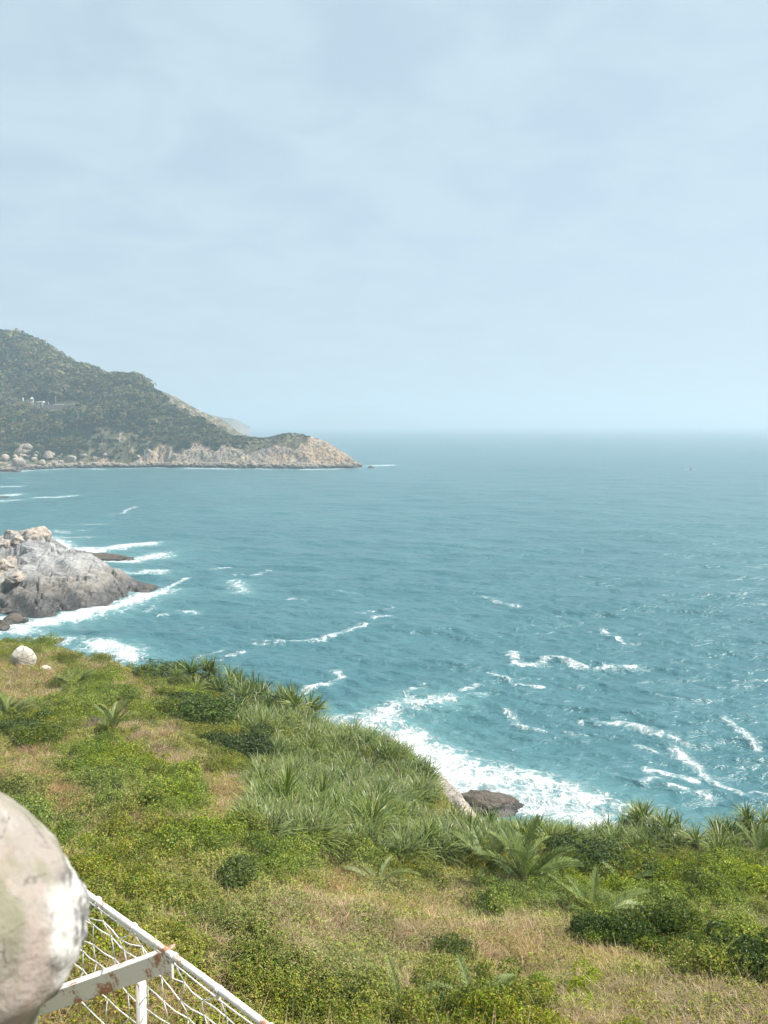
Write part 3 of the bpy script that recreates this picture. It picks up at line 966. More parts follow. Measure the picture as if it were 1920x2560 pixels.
G_BRIGHT = [(0.135, 0.205, 0.030), (0.105, 0.165, 0.026), (0.175, 0.235, 0.042), (0.085, 0.14, 0.024), (0.20, 0.23, 0.055)]
G_OLIVE = [(0.135, 0.155, 0.040), (0.105, 0.130, 0.034), (0.17, 0.175, 0.055), (0.085, 0.10, 0.028), (0.16, 0.145, 0.06)]
G_DARK = [(0.055, 0.090, 0.020), (0.040, 0.070, 0.018), (0.080, 0.115, 0.028), (0.065, 0.10, 0.035)]
G_PAND = [(0.100, 0.145, 0.040), (0.125, 0.165, 0.048), (0.075, 0.115, 0.036), (0.155, 0.170, 0.060)]
G_DRY = [(0.42, 0.32, 0.18), (0.36, 0.26, 0.145), (0.48, 0.38, 0.24), (0.30, 0.20, 0.11), (0.33, 0.27, 0.13)]
G_STRAW = [(0.25, 0.23, 0.09), (0.33, 0.28, 0.13), (0.19, 0.19, 0.07), (0.40, 0.33, 0.18)]
G_PALM = [(0.115, 0.155, 0.060), (0.14, 0.18, 0.075), (0.09, 0.13, 0.05)]
G_FOREST = [(0.014, 0.050, 0.028), (0.011, 0.040, 0.024), (0.019, 0.062, 0.032), (0.024, 0.066, 0.030)]


for _g, _m in ((G_BRIGHT, (1.8, 1.62, 1.1)), (G_OLIVE, (1.95, 1.76, 1.12)), (G_DARK, (1.55, 1.45, 1.2)), (G_PAND, (1.25, 1.34, .62)), (G_DRY, (1.22, 1.2, 1.22)), (G_STRAW, (1.3, 1.25, 1.15)), (G_PALM, (1.45, 1.4, .95))):
    _g[:] = [tuple(a * b for a, b in zip(c, _m)) for c in _g]


def creeper_mesh(name, seed, cols, n=75, r=0.34, size=0.075, hgt=0.22):
    rs = np.random.RandomState(seed); L = Leafy()
    a = rs.rand(n) * 6.283; q = r * np.sqrt(rs.rand(n))
    top = hgt * (1 - (q / r) ** 2) * (0.45 + 0.75 * rs.rand(n))
    P = np.stack([q * np.cos(a), q * np.sin(a), top], 1)
    Nn = unit(np.stack([0.6 * np.cos(a) * q / r + rs.normal(0, .38, n), 0.6 * np.sin(a) * q / r + rs.normal(0, .38, n), np.full(n, 0.85)], 1))
    leaves(L, rs, P, Nn, size, cols, 0.72)
    k = 14
    blades(L, rs, np.stack([rs.normal(0, r * .5, k), rs.normal(0, r * .5, k), np.full(k, .05)], 1), rs.rand(k) * 6.28, rs.uniform(0.5, 1.45, k), rs.uniform(.2, .48, k), np.full(k, .007), rs.uniform(.3, 1.2, k), 3, G_STRAW)
    return L.mesh(name, M['leaf'])


def grass_mesh(name, seed, cols, n=46, r=0.16, lmin=.45, lmax=.85, w=0.013, bend=(0.9, 2.2), lean=0.0, tip=None, segs=4):
    rs = np.random.RandomState(seed); L = Leafy()
    a = rs.rand(n) * 6.283; q = r * np.sqrt(rs.rand(n))
    base = np.stack([q * np.cos(a), q * np.sin(a), np.full(n, -0.04)], 1)
    phi = a + rs.normal(0, .7, n)
    phi = np.where(rs.rand(n) < lean, rs.normal(-1.0, 0.5, n), phi)     # bend over down the slope and with the wind
    blades(L, rs, base, phi, rs.uniform(1.0, 1.5, n), rs.uniform(lmin, lmax, n), w * rs.uniform(.6, 1.3, n), rs.uniform(*bend, n), segs, cols, tip)
    return L.mesh(name, M['grass'])


def rosette_mesh(name, seed, n=46, length=1.0, w=0.05, cols=G_PAND, droop=(0.7, 2.3), lowest=-0.1, mat_=None, dead=0):
    """a screw-pine head: long sword leaves in a spiral, the outer ones arching over"""
    rs = np.random.RandomState(seed); L = Leafy()
    k = np.arange(n); phi = k * 2.39996 + rs.normal(0, .15, n)
    f = k / n                                                            # 0 inner .. 1 outer
    el = 1.5 - (1.5 - lowest) * f ** 0.85 + rs.normal(0, .1, n)
    ln = length * (0.65 + 0.4 * np.sin(np.pi * np.clip(f + .15, 0, 1))) * rs.uniform(.85, 1.15, n)
    base = np.stack([0.05 * np.cos(phi), 0.05 * np.sin(phi), 0.16 * (1 - f)], 1)
    dr = droop[0] + (droop[1] - droop[0]) * f * rs.uniform(.6, 1.2, n)
    blades(L, rs, base, phi, el, ln, np.full(n, w) * rs.uniform(.8, 1.15, n), dr, 6, cols, (0.15, 0.18, 0.05))
    if dead:
        phi = rs.rand(dead) * 6.28
        blades(L, rs, np.stack([0.06 * np.cos(phi), 0.06 * np.sin(phi), np.full(dead, -.1)], 1), phi, rs.uniform(-.9, .1, dead), rs.uniform(.6, .9, dead) * length, np.full(dead, w * .8), rs.uniform(.8, 1.5, dead), 5, G_DRY)
    return L.mesh(name, mat_ or M['pandanus'])


def bush_mesh(name, seed, cols, rx, ry, rz, n, size, aspect=0.55, lobes=7):
    """leaf cloud on several overlapping lobes with gaps between them"""
    rs = np.random.RandomState(seed); L = Leafy()
    cen = np.stack([rs.normal(0, rx * .42, lobes), rs.normal(0, ry * .42, lobes), rs.uniform(.3, .72, lobes) * rz], 1)
    rad = rs.uniform(.32, .55, lobes)[:, None] * np.array((rx, ry, rz * .75))
    k = rs.randint(lobes, size=n)
    d = unit(rs.normal(size=(n, 3))); d[:, 2] = np.abs(d[:, 2]) * 0.9 - 0.15
    d = unit(d)
    rr = 0.72 + 0.36 * rs.rand(n, 1) ** 0.7
    clump = vnoise(d * 3.2 + k[:, None] * 7.7, seed)
    rr = rr * (0.82 + 0.36 * clump[:, None])
    P = cen[k] + d * rad[k] * rr
    P[:, 2] = np.maximum(P[:, 2], 0.02)
    Nn = unit(d + rs.normal(0, .55, (n, 3)) + np.array((0, 0, .35)))
    leaves(L, rs, P, Nn, size, cols, aspect)
    return L


def tube(pts, rad, sides=6):
    """tapered tube along points -> verts, quads"""
    pts = np.asarray(pts, float); n = len(pts)
    rad = np.broadcast_to(np.asarray(rad, float), (n,))
    tg = unit(np.gradient(pts, axis=0))
    up = np.array((0, 0, 1.0)) if abs(tg[0][2]) < 0.9 else np.array((1.0, 0, 0))
    V = []
    for i in range(n):
        s = unit(np.cross(tg[i], up)); u = np.cross(s, tg[i])
        a = np.arange(sides) * 2 * np.pi / sides
        V.append(pts[i] + rad[i] * (np.cos(a)[:, None] * s + np.sin(a)[:, None] * u))
    V = np.concatenate(V)
    q = []
    for i in range(n - 1):
        for k in range(sides):
            q.append([i * sides + k, i * sides + (k + 1) % sides, (i + 1) * sides + (k + 1) % sides, (i + 1) * sides + k])
    caps = [[0, k + 1, k] for k in range(1, sides - 1)] + [[(n - 1) * sides, (n - 1) * sides + k, (n - 1) * sides + k + 1] for k in range(1, sides - 1)]
    return V, np.array(q), np.array(caps)


class Solid:
    def __init__(s):
        s.v, s.q, s.t, s.n = [], [], [], 0

    def add(s, v, q=None, t=None):
        s.v.append(np.asarray(v, float))
        if q is not None and len(q): s.q.append(np.asarray(q) + s.n)
        if t is not None and len(t): s.t.append(np.asarray(t) + s.n)
        s.n += len(v)

    def tube(s, pts, rad, sides=6):
        s.add(*tube(pts, rad, sides)); return s

    def box(s, c, half, R=None):
        c = np.asarray(c, float)
        sg = np.array([(x, y, z) for z in (-1, 1) for y in (-1, 1) for x in (-1, 1)], float) * np.asarray(half, float)
        if R is not None:
            sg = sg @ np.asarray(R, float).T
        s.add(sg + c, [[0, 2, 3, 1], [4, 5, 7, 6], [0, 1, 5, 4], [2, 6, 7, 3], [0, 4, 6, 2], [1, 3, 7, 5]]); return s

    def mesh(s, name, smooth_shade=False):
        return mesh_np(name, np.concatenate(s.v), np.concatenate(s.q) if s.q else None, np.concatenate(s.t) if s.t else None, smooth_shade)


# ------------------------------------------------------------------ rocks
_ico = {}


def ico(sub):
    if sub not in _ico:
        bm = bmesh.new(); bmesh.ops.create_icosphere(bm, subdivisions=sub, radius=1.0)
        bm.verts.ensure_lookup_table()
        _ico[sub] = (np.array([v.co[:] for v in bm.verts]), np.array([[v.index for v in f.verts] for f in bm.faces]))
        bm.free()
    return _ico[sub]


def boulder_mesh(name, seed, size, sub=4, facets=14, rough=0.14, sharp=0.95, rot=0.0):
    """a block split along joint planes and rounded by weather; its foot is at z = 0"""
    rs = np.random.RandomState(seed)
    V, T = ico(sub); V = V.copy()
    d = unit(rs.normal(size=(facets, 3))); h = rs.uniform(.55, .9, facets)
    for a, b in zip(d, h):
        k = V @ a
        over = np.maximum(k - b, 0)
        V = V - over[:, None] * a * sharp
    V = V * (1 + rough * 2.4 * (fbm(V * 1.3 + seed, 3, seed) - .5))[:, None]
    V = V * (1 + rough * (fbm(V * 4 + seed, 3, seed + 3) - .5))[:, None]
    V = V - unit(V) * (rough * .55 * np.maximum(.32 - np.abs(2 * fbm(V * 2.1 + 3 * seed, 3, seed + 9) - 1) * 2.2, 0))[:, None]
    V = V * np.asarray(size) * 0.5
    c, s_ = math.cos(rot), math.sin(rot)
    V = np.stack([V[:, 0] * c - V[:, 1] * s_, V[:, 0] * s_ + V[:, 1] * c, V[:, 2]], 1)
    V[:, 2] -= V[:, 2].min()
    return mesh_np(name, V, None, T, True)


def boulder(name, loc, size, seed, m, label, cat, group=None, sub=4, sink=0.15, **kw):
    me = boulder_mesh(name, seed, size, sub, **kw)
    o = obj(name, me, m)
    o.location = (loc[0], loc[1], loc[2] - sink * size[2])
    return tag(o, label, cat, group)


def outcrop():
    """the grey rock spur with wash round it, left of the photograph"""
    pts = []
    for a, b in [(-200, 1545), (-60, 1540), (0, 1532), (60, 1536), (100, 1540), (160, 1535), (200, 1531), (270, 1516), (320, 1497), (356, 1478), (372, 1464)]:
        p = on_sea(a, b); pts.append(p + (0, 0, -0.1)); pts.append(p + (p[0] / p[1] * -7, -7, -4))
    for a, b, Y in [(345, 1458, 175), (312, 1446, 171), (290, 1440, 169.5), (262, 1430, 168.5), (245, 1420, 168.5), (225, 1398, 170), (205, 1388, 171), (170, 1384, 172), (140, 1380, 174), (120, 1362, 178), (60, 1350, 180), (0, 1350, 182),
                    (-100, 1345, 186), (-220, 1330, 190),
                    (150, 1490, 155), (150, 1440, 162), (150, 1410, 167), (220, 1480, 157), (220, 1440, 163), (60, 1490, 154.5), (60, 1440, 162), (60, 1400, 170), (0, 1480, 155), (0, 1420, 166),
                    (275, 1480, 161), (280, 1455, 165.5), (100, 1385, 174), (-100, 1470, 158), (-100, 1400, 172), (305, 1475, 165.5), (335, 1468, 171)]:
        pts.append(at_y(a, b, Y))
    for a, b, Y in [(390, 1470, 184), (340, 1448, 186), (300, 1436, 186), (260, 1420, 188), (220, 1395, 205), (150, 1375, 212), (60, 1340, 215), (-50, 1335, 220), (-200, 1330, 230)]:
        p = at_y(a, b, Y); p[2] = -2.5 if a > -40 else 2.0; pts.append(p)
        p = p.copy(); p[1] += 14; p[2] = -6; pts.append(p)
    for p in [(-38, 182, -6), (-40, 170, -6), (-45, 160, -6), (-130, 190, 12), (-130, 160, 5)]:
        pts.append(np.array(p, float))
    pts = np.array(pts, float)
    T = TPS(pts[:, :2], pts[:, 2], 1e-4)
    xs = np.concatenate([np.linspace(-132, -98, 40)[:-1], np.linspace(-98, -44, 260)]); ys = np.linspace(142, 222, 300)
    X, Y = np.meshgrid(xs, ys)
    Z = T(X, Y)
    amp = smooth(-2.5, 1.5, Z)
    # joints: rounded bosses divided by cracks
    rs = np.random.RandomState(12)
    cells = np.stack([rs.uniform(-132, -42, 330), rs.uniform(142, 222, 330)], 1) * np.array((1, 1.25))
    Q = np.stack([(X + 1.6 * (fbm(p3(X * .3, Y * .3), 3, 61).reshape(X.shape) - .5) * 4).ravel(), (Y * 1.25 + 5 * (fbm(p3(X * .3, Y * .3, 9), 3, 62).reshape(X.shape) - .5)).ravel()], 1)
    d1 = np.full(len(Q), 1e9); d2 = np.full(len(Q), 1e9); id1 = np.zeros(len(Q), int)
    for k, c in enumerate(cells):
        d = np.hypot(Q[:, 0] - c[0], Q[:, 1] - c[1])
        new = d < d1
        d2 = np.where(new, d1, np.minimum(d2, d)); id1 = np.where(new, k, id1); d1 = np.where(new, d, d1)
    e = (d2 - d1).reshape(X.shape)
    off = (rs.rand(330) - .5)[id1].reshape(X.shape)
    left = smooth(-66, -80, X)
    Z = Z + amp * ((np.minimum(e, .4) / .4 - .9) * (1.2 + 0.5 * left) + off * (1.5 + 1.6 * left))
    st = np.sin((X * .8 + Y * .35 + Z * 1.1) * 1.5 + 4 * fbm(p3(X * .1, Y * .1), 3, 65).reshape(X.shape))
    Z = Z + amp * (0.2 * st + 2.6 * (fbm(p3(X * .16, Y * .16), 6, 66, .6, True).reshape(X.shape) - .62))
    me = mesh_np('sea_rock', np.stack([X.ravel(), Y.ravel(), Z.ravel()], 1), grid_quads(len(ys), len(xs)))
    o = obj('sea_rock', me, M['grey_rock'])
    tag(o, 'large grey rock spur running into the sea, ringed by white surf', 'rock')

    def zz(x, y):
        i = min(max(int(np.searchsorted(xs, x)), 0), len(xs) - 1); j = min(max(int(np.searchsorted(ys, y)), 0), len(ys) - 1)
        return float(Z[j, i])
    # pinkish blocks lying on the landward end
    lst = [(82, 1365, 180, (9.0, 9, 9.0), 'round pinkish boulder, the highest one on top of the grey rock spur'),
           (30, 1350, 179, (4.5, 4, 3.6), 'tan block just left of the round pinkish boulder on the rock spur'),
           (8, 1335, 181, (4.5, 4, 3.5), 'pale block at the photo edge, topmost of the pile on the rock spur'),
           (22, 1398, 170, (4.0, 3.6, 3.0), 'upright pale tan block at the left edge of the rock spur pile'),
           (12, 1425, 166, (3.6, 3.4, 3.4), 'squared tan block above a dark hollow at the left photo edge'),
           (24, 1440, 163, (5.0, 4, 3.6), 'wide tan slab below the squared block on the rock spur'),
           (42, 1480, 158, (4.4, 4, 2.6), 'pinkish block low on the left end of the grey rock spur'),
           (10, 1375, 174, (3.8, 3.4, 2.6), 'small cream block midway up the boulder pile on the spur'),
           (48, 1378, 175, (3.2, 3, 2.2), 'small tan block lying under the round pinkish boulder'),
           (8, 1400, 168, (3.0, 2.8, 2.6), 'tan block wedged at the photo edge halfway up the boulder pile'),
           (36, 1420, 167, (2.6, 2.6, 2.2), 'small pale block leaning right of the squared block on the spur'),
           (6, 1455, 160, (3.2, 3, 2.4), 'grey-tan block at the photo edge near the bottom of the pile'),
           (60, 1398, 172, (2.4, 2.4, 1.6), 'little flat tan block right of the boulder pile on the spur'),
           (24, 1338, 180, (2.8, 2.6, 2.2), 'small cream block near the top of the pile, beside the pinkish boulder')]
    for k, (a, b, Y, sz, lab) in enumerate(lst):
        p = at_y(a, b, Y)
        z0 = zz(p[0], Y)
        boulder('boulder', (p[0], Y, z0), sz, 300 + k, M['tan_rock'], lab, 'boulder', 'tan boulders piled on the rock spur', sink=(.30 if k == 0 else .22), facets=12, rot=k * 1.3, sharp=(0.8 if k == 0 else 1.0), rough=(.3 if k == 0 else .2), sub=5)
    for k, (a, b, sz, lab) in enumerate([(258, 1398, (17, 7, 3.2), 'long low dark rock awash behind the grey rock spur'),
                                         (245, 1424, (6, 3.4, 1.6), 'small dark rock awash between the spur and the long low rock'),
                                         (308, 1410, (3.2, 2, 1.2), 'small dark rock at the right end of the awash rocks'),
                                         (38, 1558, (5.2, 3.6, 2.6), 'dark wet rock in the foam below the grey spur'),
                                         (4, 1575, (3.6, 3, 2.8), 'brownish wet rock at the photo edge below the grey spur'),
                                         (12, 1530, (5, 3, 1.6), 'flat dark rock at the left foot of the grey spur'),
                                         (368, 1474, (7, 4, 2.0), 'dark wave-washed rock at the tip of the grey spur'),
                                         (155, 1606, (5, 3, 2.4), 'dark rock in foam just past the edge of the green hillside'),
                                         (4, 1244, (14, 6, 2.2), 'far dark rock awash in foam at the left photo edge'),
                                         (40, 1335, (3, 3, 9.5), None)]):
        if lab is None:
            continue
        p = on_sea(a, b)
        boulder('sea_rock', (p[0], p[1], -0.2), sz, 400 + k, M['dark_rock'], lab, 'rock', 'dark rocks awash by the shore', sink=0.38, facets=12, rot=0.2 * k, sharp=.95, rough=.3)


outcrop()

# pale boulders on the hillside, rocks in the near cove
p = hill_hit(62, 1675)
boulder('boulder', p, (2.1, 1.9, 3.0), 501, M['pale_rock'], 'tall pale rounded boulder on the hillside near the left edge', 'boulder', 'pale boulders on the hillside', sink=.12, facets=7, rot=.3, sharp=.6, rough=.14)
p = hill_hit(110, 1684)
boulder('boulder', p, (1.5, 1.2, .9), 502, M['pale_rock'], 'small pale boulder just right of the tall pale boulder', 'boulder', 'pale boulders on the hillside', sink=.15, facets=5, sharp=.5, rough=.1)
p = hill_hit(272, 1748)
boulder('boulder', p, (1.0, .9, .9), 503, M['pale_rock'], 'little pale stone half hidden in the middle of the left slope', 'boulder', 'pale boulders on the hillside', sink=.4, sub=3)
p = on_sea(1204, 2030)
boulder('sea_rock', (p[0], p[1] + 0.5, -.3), (7.2, 5.2, 2.5), 510, M['dark_rock'], 'dark brown wet rock in the white surf of the near cove', 'rock', sink=.2, facets=16, rot=-.25, sharp=1.0, rough=.3)


def spur():
    a = at_y(1112, 1985, 62); b = at_y(1175, 2030, 54); c = at_y(1230, 2075, 47)
    cen = (a + c) / 2
    me = boulder_mesh('rock_slab', 521, (4.6, 20, 7.0), 5, 12, .2, .75)
    o = obj('rock_slab', me, M['tan_rock'])
    # lie along the spur that runs down into the cove
    ax = Vector(a - c)
    pitch = math.atan2(ax.z, math.hypot(ax.x, ax.y))
    o.rotation_euler = (pitch, 0, math.atan2(-ax.x, ax.y))
    o.location = (cen[0] - 1.2, cen[1], cen[2] - 5.2)
    tag(o, 'bare tan rock slab sloping down from the hillside into the cove', 'rock')


spur()

# ------------------------------------------------------------------ headland: shore boulders, rubble, forest
rs = np.random.RandomState(77)
HB = [(12, 1148, 16), (45, 1163, 26), (20, 1170, 18), (38, 1143, 11), (60, 1140, 10), (88, 1140, 9), (85, 1150, 12), (122, 1143, 26), (105, 1160, 14), (138, 1160, 14), (152, 1157, 12), (178, 1150, 20), (60, 1130, 12), (92, 1131, 7),
      (70, 1120, 18), (5, 1085, 14), (210, 1140, 12), (235, 1145, 10), (262, 1140, 9), (345, 1142, 9), (372, 1128, 10), (435, 1142, 12)]
ORD = 'first second third fourth fifth sixth seventh eighth ninth tenth eleventh twelfth thirteenth fourteenth fifteenth sixteenth seventeenth eighteenth nineteenth twentieth twenty-first twenty-second'.split()
hb_meshes = [boulder_mesh('boulder', 600 + k, (1, 1, 1), 3, 8, .12, .8) for k in range(5)]
for hm in hb_meshes:
    hm.materials.append(M['far_rock'])
for k, (a, b, wpx) in enumerate(HB):
    q = head_hit(a, b + 3)
    s = wpx / F * q[1] * 1.35
    o = obj('boulder', hb_meshes[k % 5])
    o.scale = (s, s * .9, s * rs.uniform(.75, 1.0)); o.rotation_euler = (0, 0, rs.rand() * 6)
    o.location = (q[0], q[1] + s * .1, q[2] - .22 * s)
    rank = sorted(range(len(HB)), key=lambda i: HB[i][0]).index(k)
    tag(o, '%s pale boulder at the foot of the far headland, %s from the left photo edge' % ('small' if wpx < 12 else 'middling' if wpx < 18 else 'large', ORD[rank]), 'boulder', 'boulders heaped along the far shore')

# loose rubble along the far waterline
L = Solid()
V0, T0 = ico(2)
for k in range(420):
    a = rs.uniform(-40, 900); b = np.interp(a, [x for x, _ in SHORE], [y for _, y in SHORE]) - rs.uniform(0, 9) - 1
    q = head_hit(a, b)
    s = rs.uniform(.7, 2.4)
    V = V0 * (1 + .5 * (vnoise(V0 * 1.7 + k, k) - .5))[:, None] * np.array((s * rs.uniform(.8, 1.4), s, s * rs.uniform(.5, .9)))
    L.add(V + q + (0, 0, .15 * s), None, T0)
tag(obj('shore_rubble', L.mesh('shore_rubble', False), M['far_rock']), 'rubble of broken stones along the far waterline', kind='stuff')


def crown_mesh(name, seed, cols, n=110, flat=.8):
    rs = np.random.RandomState(seed); L = Leafy()
    lob = 6
    cen = rs.normal(0, .28, (lob, 3)) * np.array((1, 1, .5)); cen[:, 2] += .35
    k = rs.randint(lob, size=n); d = unit(rs.normal(size=(n, 3)))
    d[:, 2] = np.abs(d[:, 2]) - .2
    P = cen[k] + d * rs.uniform(.3, .46, (n, 1)) * np.array((1, 1, flat))
    leaves(L, rs, P, unit(d + rs.normal(0, .25, (n, 3)) + (0, 0, .2)), .30, cols, .8, .1, .15)
    return L.mesh(name, M['forest'])


def forest():
    rs = np.random.RandomState(78)
    n = 26000
    x = rs.uniform(-600, 20, n); y = rs.uniform(640, 960, n)
    z = head_at(x, y); r = head_at(x, y, HR)
    px, py = project(x, y, z)
    ok = (z > 6) & (px > -230) & (r < .30 + .35 * rs.rand(n))
    # the open scrub and dry grass patch above the cliffs
    scr = np.exp(-((px - 240) / 90) ** 2 - ((py - 1090) / 22) ** 2) + .8 * np.exp(-((px - 330) / 70) ** 2 - ((py - 1100) / 18) ** 2) + .8 * smooth(20, 9, z) \
        + .8 * np.exp(-((px - 150) / 40) ** 2 - ((py - 1027) / 6) ** 2) + np.exp(-((px - 740) / 60) ** 2 - ((py - 1120) / 25) ** 2)
    ok &= rs.rand(n) > .35 * scr
    # the terrace stays open
    ok &= ~((py > 998) & (py < 1031) & (px > 78) & (px < 202) & (y < 790))
    ok &= ~((py > 992) & (py < 1020) & (px > 16) & (px < 92) & (y < 800) & (rs.rand(n) < .8))
    ok &= ~((py > 880) & (py < 897) & (px > 128) & (px < 156) & (rs.rand(n) < .6))
    x, y, z, scr, px, py = (v[ok] for v in (x, y, z, scr, px, py))
    n = len(x)
    big = np.clip(1 - scr, .45, 1)
    cl = fbm(p3(x * .03, y * .03), 3, 88)
    s = rs.uniform(4.2, 10.5, n) * (.7 + .75 * smooth(.3, .7, cl)) * big * (0.55 + .45 * smooth(10, 45, z)) * np.where(px > 560, .42, np.where(px > 400, .75, 1))
    idx = np.where(scr + .15 * rs.normal(size=n) > .55, rs.randint(4, 6, n), rs.randint(0, 4, n))
    va = [crown_mesh('crown_a', 1, G_FOREST), crown_mesh('crown_b', 2, G_FOREST[1:]), crown_mesh('crown_c', 3, G_FOREST[:2]), crown_mesh('crown_d', 4, G_FOREST, 60, .95),
          crown_mesh('crown_e', 5, [(.13, .125, .055), (.10, .11, .045)], 60), crown_mesh('crown_f', 6, [(.16, .14, .075), (.09, .10, .04)], 50)]
    # geometry nodes joins in reverse order of linking
    instancer('headland_forest', np.stack([x, y, z - .15 * s], 1), np.stack([rs.normal(0, .15, n), rs.normal(0, .15, n), rs.rand(n) * 6.28], 1), s, idx, va, 'dense dark green forest and scrub covering the far headland')


forest()

# ------------------------------------------------------------------ ground cover of the near hillside
DRY = [(40, 1705, 110, 50, 1.3), (60, 1900, 110, 40, 1.2), (240, 1670, 120, 25, .6), (350, 1850, 70, 40, .8), (110, 1700, 80, 35, .8), (20, 1890, 90, 40, 1.2), (90, 1915, 60, 25, .8), (165, 1985, 70, 35, 1), (420, 1690, 70, 40, .5), (330, 1720, 90, 40, .6), (300, 1790, 60, 40, .5), (370, 1865, 60, 25, .9), (450, 1895, 70, 22, .9),
       (565, 1990, 55, 45, 1.4), (490, 2050, 90, 28, 1), (310, 2040, 70, 60, .6), (640, 2115, 60, 25, .5), (850, 2235, 110, 50, .9), (800, 2290, 130, 50, .8), (1010, 2300, 150, 55, 1.3), (1110, 2350, 190, 50, 1.1),
       (1150, 2250, 60, 45, 1), (1360, 2415, 210, 45, 1.3), (1600, 2490, 230, 70, 1.5), (1800, 2530, 190, 60, 1.4), (1000, 2480, 50, 90, .9), (1150, 2045, 70, 22, 1.2), (160, 2120, 60, 30, .5), (250, 1700, 60, 25, .5), (560, 1700, 50, 25, .4),
       (700, 2420, 80, 30, .3), (1180, 2430, 120, 30, .7), (420, 1800, 30, 20, .7), (250, 2470, 270, 120, 1.25), (660, 1985, 20, 30, .4)]
GRN = [(230, 1755, 120, 55, 1), (110, 1610, 90, 22, .8), (180, 1900, 120, 50, 1.1), (250, 1965, 130, 45, 1.1), (440, 1985, 60, 60, 1.3), (420, 1770, 70, 40, 1), (610, 2160, 90, 45, 1), (520, 2090, 130, 50, .7), (1350, 2230, 130, 45, 1), (1240, 2270, 70, 40, 1.2),
       (1500, 2310, 110, 50, .8), (1660, 2250, 200, 80, .9), (1800, 2200, 150, 80, .8), (1440, 2490, 80, 28, 1.5), (60, 2040, 80, 40, 1), (200, 2120, 90, 60, .8), (150, 1610, 160, 20, .5), (840, 2150, 120, 40, .7), (700, 2150, 80, 40, .8), (1700, 2380, 160, 60, .6),
       (860, 2450, 120, 60, .4)]
BLD = [(800, 1860, 190, 95, 1.2), (960, 1950, 150, 80, 1.3), (760, 1990, 130, 75, 1.2), (850, 2070, 190, 55, 1.2), (1050, 2110, 150, 42, 1.2), (1250, 2090, 150, 36, 1), (1450, 2100, 160, 32, 1), (1620, 2070, 120, 50, 1.1), (1850, 2090, 110, 45, 1.1), (720, 1790, 110, 35, .9), (620, 1820, 90, 50, .6),
       (1000, 1900, 90, 60, 1.2)]


def blob(px, py, lst):
    r = np.zeros_like(px)
    for cx, cy, rx, ry, s in lst:
        r = np.maximum(r, s * np.exp(-((px - cx) / rx) ** 2 - ((py - cy) / ry) ** 2))
    return r


